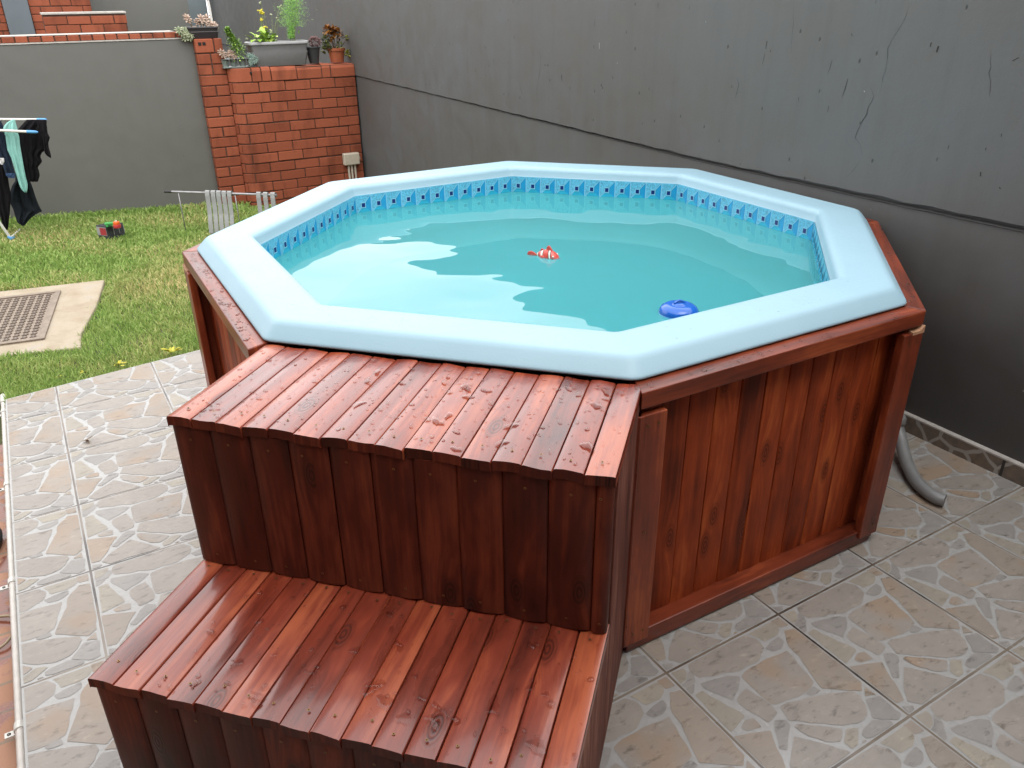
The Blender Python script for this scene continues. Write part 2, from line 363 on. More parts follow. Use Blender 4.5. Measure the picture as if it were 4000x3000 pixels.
M['pale_grey'] = paint_wall('pale_blue_grey_render', (.24,.29,.31), (.27,.32,.34), .2, 0)
def conc():
    m = NT('weathered_concrete'); o = m.obj(); a = m.noise(o, 6, 5, .6); b = m.noise(o, 70, 4)
    c = m.ramp(a, [(.3, (.34,.27,.185)), (.55, (.43,.365,.27)), (.75, (.40,.36,.31))]); c = m.mix(m.rng(b, .55, .7, 0., .35), c, (.25,.21,.16))
    m.col(c); m.p(Roughness=.9); m.bump(b, .3, .004); return m.mat
M['concrete'] = conc()
M['cover'] = plain('brown_grey_cover', (.27,.215,.165), .6, var=.2, scale=25)
M['cover_dark'] = plain('cover_recess', (.14,.105,.080), .7)
def lawn_mat():
    m = NT('grass_blades'); o = m.pos(); isl = m.island(); a = m.noise(o, 1.1, 3); a2 = m.noise(o, 5.5, 3)
    g = m.ramp(m.math('ADD', m.math('MULTIPLY', isl, .55), m.math('MULTIPLY', a2, .5)), [(.15, (0.142,0.270,0.050)), (.45, (0.270,0.426,0.092)), (.75, (0.426,0.554,0.170)), (.95, (0.653,0.682,0.284))])
    dist = m.vec('DISTANCE', o, (-1.83, 4.95, 0)) if False else None
    nd = m.n('VectorMath', operation='DISTANCE'); m.set(nd.inputs[0], o); nd.inputs[1].default_value = (float(W(.80,5.35)[0]), float(W(.80,5.35)[1]), -.05)
    dry = m.math('MULTIPLY', m.rng(m.math('ADD', nd.outputs['Value'], m.math('MULTIPLY', a2, .5)), .35, .95, 1., 0.), m.rng(isl, .25, .55, 0., 1.))
    dry2 = m.math('MULTIPLY', m.rng(a, .46, .62, 0., .9), m.rng(m.math('FRACT', m.math('MULTIPLY', isl, 13.3)), .45, .6, 0., 1.))
    c = m.mix(m.math('MAXIMUM', dry, dry2), g, m.ramp(isl, [(.2, (0.511,0.454,0.185)), (.8, (0.824,0.667,0.341))]))
    m.col(c); m.p(Roughness=.6); m.b.inputs['Specular IOR Level'].default_value = .25
    tr = m.n('BsdfTranslucent'); m.set(tr.inputs['Color'], c); mx = m.n('MixShader'); mx.inputs[0].default_value = .3
    m.t.links.new(m.b.outputs[0], mx.inputs[1]); m.t.links.new(tr.outputs[0], mx.inputs[2]); m.t.links.new(mx.outputs[0], m.out.inputs['Surface'])
    return m.mat
M['grass'] = lawn_mat()
def soil():
    m = NT('lawn_soil'); o = m.pos(); a = m.noise(o, 12, 5)
    m.col(m.ramp(a, [(.3, (.050,.060,.018)), (.6, (.10,.11,.035)), (.8, (.17,.135,.06))])); m.p(Roughness=.95); return m.mat
M['soil'] = soil()
def paving():
    m = NT('wet_red_paving'); o = m.obj(); x, y, z = m.sep(o)
    b = m.n('TexBrick', i_Scale=1.0, i_Mortar_Size=.006); b.inputs['Brick Width'].default_value = .22; b.inputs['Row Height'].default_value = .11
    m.set(b.inputs['Vector'], m.comb(x, y)); b.inputs['Color1'].default_value = (.40,.20,.12,1); b.inputs['Color2'].default_value = (.46,.25,.16,1); b.inputs['Mortar'].default_value = (.30,.22,.16,1)
    n = m.noise(o, 7, 4); wet = m.rng(n, .5, .54, 0., 1.)
    m.col(m.mix(wet, b.outputs[0], m.mix(1., b.outputs[0], (.55,.32,.28), 'MULTIPLY'))); m.p(Roughness=m.rng(wet, 0., 1., .8, .2)); m.bump(b.outputs['Fac'], -.3, .004); return m.mat
M['paving'] = paving()
M['pvc'] = plain('white_plastic_pipe', (.66,.63,.58), .4, var=.08)
M['beige'] = plain('beige_plastic', (.56,.50,.40), .45, var=.06)
M['hose'] = plain('grey_hose', (.25,.26,.26), .45, var=.08)
M['blue'] = plain('glossy_blue_plastic', (.008,.115,.52), .14, var=.08)
M['lightblue'] = plain('light_blue_plastic', (.10,.36,.72), .35, var=.05)
M['white'] = plain('white_plastic', (.72,.71,.66), .35, var=.05)
M['black_pl'] = plain('black_plastic', (.022,.019,.020), .4)
M['grey_pl'] = plain('grey_plastic', (.112,.112,.108), .5, var=.08)
M['grey_pl_rim'] = plain('pale_grey_rim', (.36,.365,.365), .5, var=.06)
M['terracotta'] = plain('terracotta', (.36,.095,.035), .7)
M['dark_pot'] = plain('dark_grey_pot', (.045,.050,.052), .45)
M['tray'] = plain('cloudy_clear_plastic', (.30,.36,.33), .2, var=.25, scale=40)
M['tray'].node_tree.nodes['Principled BSDF'].inputs['Transmission Weight'].default_value = .35
M['earth'] = plain('potting_soil', (.030,.021,.014), .95)
M['slat'] = plain('pale_grey_slats', (.32,.33,.325), .5, var=.08)
M['rail'] = plain('dull_metal_rail', (.36,.35,.36), .4, .4)
def cloth(name, c, var=.2):
    m = NT(name); n = m.noise(m.obj(), 220, 3); n2 = m.noise(m.obj(), 14, 3)
    m.col(m.ramp(n2, [(.3, tuple(x*(1-var) for x in c)), (.7, tuple(min(1,x*(1+var)) for x in c))])); m.p(Roughness=.9); m.b.inputs['Specular IOR Level'].default_value = .15; m.bump(n, .3, .002); return m.mat
M['c_black'] = cloth('black_fabric', (.010,.009,.011)); M['c_mint'] = cloth('mint_fabric', (.30,.62,.56), .1); M['c_jeans'] = cloth('navy_denim', (.020,.030,.052), .3); M['c_cuff'] = cloth('blue_denim_cuff', (.045,.085,.17)); M['c_charcoal'] = cloth('charcoal_fabric', (.018,.023,.030), .3); M['c_tag'] = cloth('white_fabric', (.7,.7,.7))
def leafm(name, a, b, rough=.5):
    m = NT(name); isl = m.island(); n = m.noise(m.obj(), 60, 3)
    m.col(m.ramp(m.math('ADD', m.math('MULTIPLY', isl, .7), m.math('MULTIPLY', n, .3)), [(.2, a), (.8, b)])); m.p(Roughness=rough); m.b.inputs['Specular IOR Level'].default_value = .3; return m.mat
M['l_pink'] = leafm('pale_pink_succulent', (.36,.25,.18), (.55,.42,.34)); M['l_pale'] = leafm('pale_green_succulent', (.22,.28,.16), (.42,.44,.28))
M['l_lime'] = leafm('lime_leaf', (.26,.46,.05), (.52,.70,.13)); M['l_green'] = leafm('fresh_green_leaf', (.13,.27,.035), (.34,.52,.11))
M['l_dill'] = leafm('feathery_green', (.14,.38,.05), (.34,.62,.13)); M['l_purple'] = leafm('purple_brown_succulent', (.13,.075,.075), (.30,.18,.17))
M['l_orange'] = leafm('orange_leaf', (.24,.075,.012), (.42,.19,.03)); M['l_yellow'] = leafm('yellow_petal', (.60,.50,.03), (.75,.66,.06)); M['l_olive'] = leafm('olive_leaf', (.09,.13,.03), (.26,.28,.08))
M['l_stem'] = leafm('green_stem', (.16,.21,.08), (.30,.34,.16)); M['l_blue'] = leafm('blue_green_succulent', (.18,.29,.25), (.33,.42,.36)); M['l_weed'] = leafm('yellow_green_weed', (.42,.44,.03), (.62,.55,.05)); M['l_brown'] = leafm('brown_stem', (.12,.08,.05), (.25,.18,.12))
M['fish_red'] = plain('coral_red_plastic', (.62,.075,.055), .3, var=.1, scale=60); M['fish_white'] = plain('fish_white', (.78,.76,.68), .3, var=.03); M['fish_black'] = plain('fish_black', (.02,.02,.02), .3)
M['toy_green'] = plain('green_toy_plastic', (.08,.42,.11), .3); M['toy_orange'] = plain('orange_toy_plastic', (.85,.15,.03), .3); M['toy_red'] = plain('red_toy_plastic', (.55,.05,.06), .3)
M['box'] = plain('dark_grey_box', (.040,.043,.050), .5, var=.35, scale=50); M['box_red'] = plain('red_label', (.42,.035,.05), .45); M['box_grey'] = plain('pale_label_edge', (.34,.34,.33), .5)
M['rubber'] = plain('black_rubber', (.02,.019,.02), .6)
M['cable'] = plain('beige_cable', (.42,.32,.20), .5)
m = NT('rain_water'); m.t.nodes.remove(m.b); t_ = m.n('BsdfTransparent'); t_.inputs['Color'].default_value = (.90,.84,.82,1); g_ = m.n('BsdfGlossy', i_Roughness=.02); f_ = m.n('Fresnel', i_IOR=1.33); x_ = m.n('MixShader')
for a_, b_ in ((f_.outputs[0], x_.inputs[0]), (t_.outputs[0], x_.inputs[1]), (g_.outputs[0], x_.inputs[2]), (x_.outputs[0], m.out.inputs['Surface'])): m.t.links.new(a_, b_)
M['drop'] = m.mat
del m

# ------------------------------------------------------------------ the setting: patio, paving, lawn
def struct(o, kind='structure'): o['kind'] = kind; return o
def st_sheet(name, poly, z0, z1, mat):
    b = MB(); b.prism(poly, z0, z1); o = b.build(name, mat); o.rotation_euler.z = GR; return struct(o)
EDGE = lambda s: 3.858+.125*(s+.324)
def clip(poly, a, b, c):       # keep a*x + b*y <= c
    out_ = []
    for (x0, y0), (x1, y1) in zip(poly, poly[1:]+poly[:1]):
        d0, d1 = a*x0+b*y0-c, a*x1+b*y1-c
        if d0 <= 0: out_.append((x0, y0))
        if d0*d1 < 0: f = d0/(d0-d1); out_.append((x0+(x1-x0)*f, y0+(y1-y0)*f))
    return out_
def soften(poly):
    out_ = []
    for k in range(len(poly)):
        p, c, n = np.array(poly[k-1]), np.array(poly[k]), np.array(poly[(k+1) % len(poly)])
        a, b = (p-c), (n-c); la, lb = np.linalg.norm(a), np.linalg.norm(b); r_ = min(.010, la*.25, lb*.25)
        A, B = c+a/la*r_, c+b/lb*r_; out_ += [tuple(A), tuple(.25*A+.5*c+.25*B), tuple(B)]
    return out_
g = MB(); g.prism([(-.335,-1.35),(2.79,-1.35),(2.79,EDGE(2.79)),(-.335,EDGE(-.335))], -.2, 0)
rs = random.Random(5); SOFT = []
for kd_, v in STONES:
    P_ = [(min(.986, max(.014, v[i])), min(.986, max(.014, v[i+1]))) for i in range(0, len(v), 2)]; Q_ = []
    P2 = [P_[0]]
    for q in P_[1:]:
        if math.dist(q, P2[-1]) > .004: P2.append(q)
    cx_ = sum(p[0] for p in P2)/len(P2); cy_ = sum(p[1] for p in P2)/len(P2)
    P2 = [(x+(x-cx_)/max(.02, math.hypot(x-cx_, y-cy_))*-.0008, y+(y-cy_)/max(.02, math.hypot(x-cx_, y-cy_))*-.0008) for x, y in P2]
    for a, b in zip(P2, P2[1:]+P2[:1]):
        Q_.append(a); n_ = int(math.dist(a, b)/.07)
        for i in range(1, n_+1):
            f = i/(n_+1); Q_.append((a[0]+(b[0]-a[0])*f+rs.gauss(0, .0035), a[1]+(b[1]-a[1])*f+rs.gauss(0, .0035)))
    SOFT.append((STONE_KEY[kd_], soften([(min(.987, max(.013, x)), min(.987, max(.013, y))) for x, y in Q_])))
for i in range(-4, 5):
    for j in range(-6, 8):
        for si, (mi, P_) in enumerate(SOFT):
            q = [(S0+(i+x)*TS, T0+(j+y)*TS) for x, y in P_]
            q = clip(q, -1, 0, .329); q = clip(q, 1, 0, 2.775); q = clip(q, -.125, 1, EDGE(0)-.006); q = clip(q, 0, -1, 1.34)
            if len(q) > 2:
                if sum(x0*y1-x1*y0 for (x0, y0), (x1, y1) in zip(q, q[1:]+q[:1])) < 0: q = q[::-1]
                g.add([(x, y, .0006+si*.00003) for x, y in q], [tuple(range(len(q)))], mi+1)
patio = g.build('patio', [M['floor']]+STONE_M); patio.rotation_euler.z = GR; struct(patio)
st_sheet('red_paving', [(-6,-1.35),(-.337,-1.35),(-.337,3.99),(-6,4.05)], -.25, -.09, M['paving'])
def lz(s, t): return -.035-.055*max(-1.5, min(s, 1.9))
g = MB(); xs = np.linspace(-6, 2.79, 30); ts = np.linspace(3.6, 8.2, 16)
g.add([(x, t, lz(x, t)-.015-(.06 if t < 3.95 else 0)) for t in ts for x in xs], [(j*30+i, j*30+i+1, (j+1)*30+i+1, (j+1)*30+i) for j in range(15) for i in range(29)])
o = g.build('lawn_ground', M['soil']); o.rotation_euler.z = GR; struct(o)
g = MB(); g.box(-60, 60, -60, 90, -.5, -.3); o = g.build('ground', M['soil']); struct(o)

# pad polygon (s, t) of the concrete slab with the drain cover: grass stays off it
PADP = [(-1.25,4.71),(.010,4.407),(.03,4.62),(.15,5.05),(.245,5.54),(-.338,5.65),(-1.2,5.83)]
def inside(p, poly):
    x, y = p; c = False; n = len(poly)
    for i in range(n):
        x0, y0 = poly[i]; x1, y1 = poly[(i+1)%n]
        if (y0 > y) != (y1 > y) and x < (x1-x0)*(y-y0)/(y1-y0)+x0: c = not c
    return c
def make_grass():
    V = []; Fc = []
    N = 125000
    for k in range(N):
        t = 3.80+(7.68-3.80)*random.random()**1.35; s = random.uniform(-1.0, 2.0)
        if s < -.337 and t < 4.0: continue
        if t < EDGE(s)-.03+.015*math.sin(9*s)*random.random(): continue
        if t > 7.42 and s > 1.66: continue
        p = W(s, t); d = p@FW-1.6*FW[2]
        u = 2000+F_PX*(p@RT)/d
        if u < -300 or u > 1450: continue
        if inside((s+random.gauss(0, .018), t+random.gauss(0, .012)), PADP): continue
        near = max(0, min(1, (t-3.9)/2.5)); z = lz(s, t)-.016
        h = random.uniform(.018, .042)*(1.15 if t < 4.3 else 1)*(1.5 if t > 7.5 else 1); wd = random.uniform(.0014, .0028)*(1+1.2*near)
        a = random.uniform(0, 2*PI); ln = random.uniform(.2, 1.0)*h; b = random.uniform(0, 2*PI)
        dx, dy = math.cos(a)*wd, math.sin(a)*wd; lx, ly = math.cos(b)*ln, math.sin(b)*ln
        i = len(V)
        V += [(s-dx, t-dy, z), (s+dx, t+dy, z), (s+dx*.8+lx*.35, t+dy*.8+ly*.35, z+h*.6), (s-dx*.8+lx*.35, t-dy*.8+ly*.35, z+h*.6), (s+lx, t+ly, z+h)]
        Fc += [(i, i+1, i+2, i+3), (i+3, i+2, i+4)]
    me = bpy.data.meshes.new('grass'); me.from_pydata(V, [], Fc); me.materials.append(M['grass']); o = bpy.data.objects.new('grass', me); COL.objects.link(o); o.rotation_euler.z = GR
    struct(o, 'stuff'); o['label'] = 'short patchy green and straw coloured lawn grass'
make_grass()

# concrete slab and drain cover
g = MB(); g.prism(PADP, -.12, -.028)
o = g.build('concrete_slab', M['concrete'], bevel=.008); o.rotation_euler.z = GR
tag(o, 'worn beige concrete slab set in the lawn round the drain cover', 'slab')
ca = math.atan2(.822, .135)-PI/2                  # the cover lies slightly turned
c0 = W(-.145, 4.614, -.028)
dc = thing('drain_cover', 'brown grey square drain cover with a raised cross pattern in the concrete slab', 'drain cover', c0, GR+ca)
g = MB(); g.box(-.80, 0, 0, .833, -.02, .004); g.box(-.80, 0, 0, .03, .004, .012); g.box(-.80, 0, .803, .833, .004, .012); g.box(-.03, 0, .03, .803, .004, .012); g.box(-.80, -.77, .03, .803, .004, .012)
g.build('frame', M['cover'], dc, bevel=.003)
g = MB()
for i in range(17):
    for j in range(17):
        x = -.062-i*.0425; y = .06+j*.0445; a = .46
        if y > .79: continue
        for r_ in (a, a+PI/2):
            c_, s_ = math.cos(r_), math.sin(r_); l, w_ = .0165, .0042
            pts = [(x+c_*l*p-s_*w_*q, y+s_*l*p+c_*w_*q) for p, q in ((-1,-1),(1,-1),(1,1),(-1,1))]
            g.prism(pts, .0035+(.0004 if r_ > a else 0), .0085+(.0004 if r_ > a else 0))
g.build('cross_pattern', M['cover_dark'], dc)

# ------------------------------------------------------------------ long grey wall with skirting, joint line and cracks
lw = wall_thing('boundary_wall', 'long grey painted concrete wall behind the pool with a dark horizontal joint and cracks', 'wall', 2.79, 3.0)
def jz(t):
    pts = [(-2,.900),(1.0,.897),(1.35,.892),(1.9,.884),(2.93,.879),(5.34,.911),(7.49,.937),(13.3,1.0)]
    return float(np.interp(t, [p[0] for p in pts], [p[1] for p in pts]))
g = MB(); tt = list(np.linspace(-2, 13.25, 150)); prof = []
for t in tt:
    z = jz(t); jit = .0022*math.sin(t*31)+.0015*math.sin(t*83+1)+.001*math.sin(t*190)
    gap = .007+.013*max(0, min(1, (5.5-t)/4.0))
    prof.append([(.012, t-3, -.15), (.012-.006, t-3, z-gap-.004), (0.0, t-3, z-gap+jit*.5), (.022, t-3, z-gap+.004), (.022, t-3, z-.001), (-.004, t-3, z+jit), (-.004, t-3, 1.80), (.20, t-3, 1.82), (.20, t-3, -.15)])
n = 9; g.add([p for r_ in prof for p in r_], [(i*n+k, (i+1)*n+k, (i+1)*n+k+1, i*n+k+1) for i in range(len(tt)-1) for k in range(n-1)]+[tuple(range(n)), tuple((len(tt)-1)*n+k for k in range(n-1, -1, -1))])
def strip(b, pts, wd, mi, off=-.0055):
    """a crack: a thin ribbon along photo points lying on the wall face"""
    P = [st(on_s(u, v, 2.785)) for u, v in pts]
    Q = [P[0]]
    for a, c in zip(P, P[1:]):
        k = max(1, int(np.linalg.norm(c-a)/.02))
        for i in range(1, k+1): Q.append(a+(c-a)*i/k+(np.array([0, random.gauss(0, .0018), 0]) if i < k else 0))
    vs = []
    for i, q in enumerate(Q):
        e = math.sin(PI*(i+.4)/(len(Q)-.2)) if len(Q) > 2 else 1; ww = .48*wd*max(.15, e)*random.uniform(.5, 1.2)
        vs += [(off, q[1]-3-ww, q[2]), (off, q[1]-3+ww, q[2])]
    b.add(vs, [(2*i, 2*i+1, 2*i+3, 2*i+2) for i in range(len(Q)-1)], mi)
z7 = lambda *p: [(2600+x/1.58, y/1.58) for x, y in p]; z6 = lambda *p: [(1200+x/1.58, y/1.58) for x, y in p]
for pts, wd in ((z7((1510,20),(1480,110),(1440,180),(1400,240),(1370,300),(1365,390),(1340,480),(1325,560)), .0016), (z7((1260,530),(1285,595),(1250,660),(1240,710),(1200,775),(1170,850),(1200,890),(1212,950)), .0026),
    (z7((1200,990),(1160,1050),(1100,1105)), .0012), (z7((2010,310),(2003,380),(2008,410),(1995,450),(2005,500),(1998,600)), .0022), (z7((790,30),(785,180),(770,330)), .0012), (z7((440,480),(452,520),(440,570),(428,612)), .0016),
    (z7((1125,485),(1110,540),(1090,597)), .0040), (z7((1028,368),(1000,460)), .0020), (z7((626,252),(618,300)), .0030), (z7((612,328),(597,398)), .0020), (z7((820,600),(822,627)), .0022), (z7((1640,262),(1632,290)), .004), (z7((1684,284),(1672,322)), .006), (z7((2180,355),(2140,376)), .008), (z7((1006,655),(1000,692)), .0018), (z7((1750,895),(1742,920)), .0025), (z7((1978,910),(1974,928)), .003), (z7((1945,1062),(1942,1088)), .004), (z7((2074,825),(2070,845)), .003),
    (z7((232,980),(205,1042)), .0022), (z7((1146,205),(1152,222)), .003), (z7((2060,1155),(2066,1165)), .005),
    (z6((1570,462),(1571,496)), .0045), (z6((1240,560),(1240,602)), .002), (z6((1885,472),(1886,490)), .0035), (z6((1380,282),(1430,318),(1440,340),(1438,420),(1415,560),(1422,690)), .0014), (z6((1778,120),(1770,165)), .0018), (z6((2166,20),(2165,52)), .002), (z6((1620,538),(1621,552)), .004), (z6((1452,870),(1432,950)), .0018), (z6((1320,640),(1350,645)), .0001), (z6((1290,470),(1330,590),(1350,645)), .0009), (z6((1040,425),(1040,445)), .0025), (z6((1770,280),(1769,302)), .003), (z6((1150,368),(1152,390)), .002), (z6((2110,540),(2110,556)), .003), (z6((1100,290),(1098,420),(1100,620)), .0007)):
    if wd > .0003: strip(g, pts, wd, 1, -.0052)
for pts, wd in ((z6((1803,264),(1803,302)), .0045), (z6((1093,256),(1094,264)), .003), (z7((247,130),(249,140)), .002), (z7((1225,560),(1228,568)), .003)): strip(g, pts, wd, 2, -.0052)
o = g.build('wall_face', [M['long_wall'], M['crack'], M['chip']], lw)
g = MB(); g.box(-.012, .0115, -5, .75, -.001, .068, 0); g.box(-.013, .011, -5, .75, .068, .074, 1)
g.build('skirting', [M['skirt'], M['coping_light']], lw)

# ------------------------------------------------------------------ bricks
BL, BH, MJ = .223, .0775, .0085
def bricks(b, x0, x1, y, z0, n, half0=0, header=False, depth=.05, start=0, top_soldier=False):
    """courses of separate bricks on the face y (towards -y), running along x"""
    for k in range(n):
        z = z0+k*(BH+MJ); x = x0-(BL+MJ)*(.5 if (k+half0) % 2 else 0)
        while x < x1-.01:
            a, c = max(x, x0), min(x+BL, x1)
            if c-a > .03:
                dy = random.gauss(0, .0016); b.box(a+random.gauss(0,.001), c+random.gauss(0,.001), y+dy, y+depth+dy*.5, z+random.gauss(0,.0012), z+BH+random.gauss(0,.0012))
            x += BL+MJ
# brick planter wall with a rounded end
bw = wall_thing('brick_wall', 'low orange red brick wall with a rounded end, flower pots standing on top', 'wall', 2.2, 7.46)
def rounded_course(b, z, k, h=BH, only=None):
    """one course along the front face and round the left end (local x: -.55 .. .585)"""
    rad = .12; xl = -.545; xr = .582
    L1 = xr-(xl+rad); arc = rad*PI/2; L2 = .14
    def pt(d, off=0.):
        if d < L1: return (xr-d, -off)
        if d < L1+arc: a = (d-L1)/rad; return (xl+rad-(rad+off)*math.sin(a), rad-(rad+off)*math.cos(a))
        return (xl-off, rad+(d-L1-arc))
    d = -(BL+MJ)*(.5 if k % 2 else .13); tot = L1+arc+L2
    if only is not None: d = only
    while d < tot-.02:
        a, c = max(d, 0), min(d+(BL if only is None else tot), tot)
        if c-a > .03:
            of = random.gauss(0, .0016); zz = z+random.gauss(0, .0012); hh = h+random.gauss(0, .001)
            ns = max(2, int((c-a)/.03)+1); ds = [a+(c-a)*i/(ns-1) for i in range(ns)]
            vs = [];
            for q in ds:
                xo, yo = pt(q, of); xi, yi = pt(q, -.045); vs += [(xo,yo,zz),(xo,yo,zz+hh),(xi,yi,zz+hh),(xi,yi,zz)]
            fs = []
            for i in range(ns-1):
                for e in range(4): fs.append((4*i+e, 4*i+(e+1)%4, 4*(i+1)+(e+1)%4, 4*(i+1)+e))
            fs += [(0,3,2,1), tuple(4*(ns-1)+e for e in range(4))]
            b.add(vs, fs)
        d += BL+MJ
g = MB(); ztop = 1.045
nc = 13
for k in range(nc): rounded_course(g, ztop-.115-(k+1)*(BH+MJ)+.002, k)
# brick-on-edge top course with rounded noses
x = .582
lst = []
while x > -.30:
    wd = BL if (random.random() < .28 or x > .50) else .075
    lst.append((x-wd, x)); x -= wd+MJ
dcor = .582-x
for a, c in lst:
    if c-a < .03: continue
    of = random.gauss(0, .003); z0_, z1_ = ztop-.112, ztop+random.gauss(0, .003)
    yy = of-.004; vs = []
    prof_ = [(yy, z0_), (yy, z1_-.03), (yy+.009, z1_-.010), (yy+.03, z1_), (.215, z1_), (.215, z0_)]
    for xx in (a, c): vs += [(xx, p[0], p[1]) for p in prof_]
    if a < -.5: vs = [(v[0] if v[0] > -.5 else v[0]+max(0, .10-v[1])*.8, v[1], v[2]) for v in vs]
    n = 6; g.add(vs, [(i, (i+1)%n, n+(i+1)%n, n+i) for i in range(n)]+[tuple(range(n-1,-1,-1)), tuple(range(n, 2*n))])
rounded_course(g, ztop-.112, 0, .110, dcor)
for hx_ in (-.36, -.30, -.235): g.box(hx_-.012, hx_+.012, -.0035, .004, ztop-.052, ztop-.030, 1)
g.build('brickwork', [M['brick'], M['dark']], bw, bevel=.006)
g = MB(); pts = [(.584,.008),(-.545+.12,.010)]+[(-.425-(.112)*math.sin(a), .12-.112*math.cos(a)) for a in np.linspace(.15, PI/2, 8)]+[(-.537,.215),(.584,.215)]
g.prism(pts[::-1], -.3, ztop-.01); g.build('mortar_bed', M['mortar'], bw)
# brick pillar
bp_ = wall_thing('brick_pillar', 'slim orange red brick pillar one brick wide at the end of the grey wall', 'pillar', 1.545, 7.55)
g = MB(); z = -.25
hw = .111
zs = []
for k in range(17):
    zt = 1.165-k*(BH+MJ)
    if k % 2 == 0 and k > 1 and random.random() < 1: segs = [(-hw, hw)] if k % 4 != 1 else [(-hw,-.006),(.006,hw)]
    else: segs = [(-hw,-.006),(.006,hw)]
    for a, c in segs:
        d_ = random.gauss(0, .002); g.box(a, c, d_, .2, zt-BH, zt)
d_ = .001; g.box(-hw, .035, -.001, .2, 1.176, 1.283); g.box(.046, hw, 0, .2, 1.176, 1.283)
g.build('brickwork', M['brick'], bp_, bevel=.005)
g = MB(); g.box(-hw+.006, hw-.006, .009, .205, -.3, 1.27); g.build('mortar_bed', M['mortar'], bp_)
g = MB()
for x, z in ((-.075,1.247),(-.040,1.247)): g.box(x-.012, x+.014, -.0035, .01, z-.013, z+.012)
g.build('core_hole', M['dark'], bp_)
# grey plaster wall with brick-on-edge coping
gw = wall_thing('garden_wall', 'smooth grey plastered garden wall with a red brick coping beyond the lawn', 'wall', -2.3, 7.63)
g = MB(); g.box(-4, 3.735, 0, .11, -.4, 1.283); g.build('plaster_face', M['grey_wall'], gw, bevel=.004)
g = MB(); g.box(-4, 3.733, -.006, .10, 1.286, 1.2955); g.build('plaster_edge', M['coping_light'], gw)
g = MB(); x = -1.0
while x < 3.66: g.box(x, x+.080, .012+random.gauss(0,.001), .235, 1.297, 1.336+random.gauss(0,.0015)); x += .0905
g.build('coping', M['brick'], gw, bevel=.004)
g = MB(); g.box(-1.0, 3.70, .022, .225, 1.28, 1.331); g.build('mortar_bed', M['mortar'], gw)
g = MB(); g.box(-1.0, 3.60, .03, .22, 1.3395, 1.347); g.build('coping_sheen', M['coping_light'], gw, bevel=.002)  # sky sheen on the coping top, put into this strip's pale colour

# ------------------------------------------------------------------ neighbour's buildings beyond the garden wall
nb = wall_thing('brick_house', 'neighbour brick house with a blue grey corner column beyond the garden wall', 'house', 0., 12.0)
g = MB(); bricks(g, -2.2, .172, 0, -.2, 30); g.build('brickwork', M['brick'], nb, bevel=.005)
g = MB(); bricks(g, .455, 1.125, .02, -.2, 30); g.build('brickwork', M['brick'], nb, bevel=.005)
g = MB(); g.box(-2.2, .18, .01, .3, -.4, 2.6); g.box(.45, 1.13, .03, .3, -.4, 2.6); g.build('mortar_bed', M['mortar'], nb)
g = MB(); g.box(.178, .448, -.03, .3, -.4, 3.0); g.build('column', M['blue_grey'], nb, bevel=.006)
g = MB(); g.box(-3, 1.2, -.25, 3, 3.0, 3.2); g.build('roof_edge', M['pale_grey'], nb)
sw = wall_thing('step_wall', 'low neighbour brick wall in front of the brick house with a pale capping line', 'wall', .9, 10.5)
g = MB(); bricks(g, -.405, .415, 0, -.2, 19); g.build('brickwork', M['brick'], sw, bevel=.005)
g = MB(); g.box(-.40, .41, .01, .24, -.4, 1.445); g.build('mortar_bed', M['mortar'], sw)
g = MB(); g.box(-.41, .42, -.006, .25, 1.446, 1.468); g.build('capping', M['coping_light'], sw, bevel=.004)
o = MB(); o.box(-.70, .552, 0, .3, -.4, 2.4); nw = wall_thing('rear_wall', 'shadowed grey wall right of the neighbour brick house', 'wall', 1.84, 12.6); o.build('plaster_face', M['grey_wall'], nw)
o = MB(); o.box(-.17, .135, 0, .3, -.4, 2.6); nw2 = wall_thing('pale_pier', 'pale blue grey pier at the far end of the long wall', 'pier', 2.64, 13.26); o.build('pier_face', M['pale_grey'], nw2, bevel=.006)

# added house out of view, there to shade the patio from behind and left
shade_house = wall_thing('house', 'unseen house with a deep eave, added to shade the patio from behind and left', 'house', 0., -1.35)
g = MB(); g.box(-4.5, 2.78, -.3, 0, -.2, 3.0); g.box(-4.5, -1.7, 0, 4.6, -.2, 3.0); g.build('wall', plain('shade_house_wall', (.25,.09,.05), .85), shade_house)
g = MB(); g.box(-4.9, 2.95, -3.5, .95, 3.0, 3.12); g.box(-4.9, -1.2, .5, 4.9, 3.0, 3.12); g.build('eave', M['pale_grey'], shade_house)

# ------------------------------------------------------------------ the pool
PC = np.array([0.1343, 2.8748]); ROT = 3.261807; RTOP, RBOT, RIN = 1.2111, 1.2541, 1.0580; RW = 1.305; AP = RW*math.cos(PI/8); HE = RW*math.sin(PI/8)
WZ = .726
def oring(Rr, z, rnd=.03, seg=5, hold=0.):
    """one octagon ring with softened corners, about the pool centre"""
    P = []
    for i in range(8):
        a = ROT+i*PI/4; c = np.array([Rr*math.cos(a), Rr*math.sin(a)]); a0 = a-PI/4; a2 = a+PI/4
        p = np.array([Rr*math.cos(a0), Rr*math.sin(a0)]); q = np.array([Rr*math.cos(a2), Rr*math.sin(a2)])
        dp = (p-c)/np.linalg.norm(p-c); dq = (q-c)/np.linalg.norm(q-c)
        A, B = c+dp*rnd, c+dq*rnd
        if hold: P.append((*(c+dp*(rnd+hold)), z))
        for k in range(seg):
            t = k/(seg-1); P.append((*( (1-t)**2*A+2*t*(1-t)*c+t*t*B ), z))
        if hold: P.append((*(c+dq*(rnd+hold)), z))
    return P
def loft(b, rings, mi=0, close=None):
    n = len(rings[0]); base = [p for r_ in rings for p in r_]
    b.add(base, [(i*n+k, i*n+(k+1)%n, (i+1)*n+(k+1)%n, (i+1)*n+k) for i in range(len(rings)-1) for k in range(n)]+([tuple((len(rings)-1)*n+k for k in range(n))] if close else []), mi)
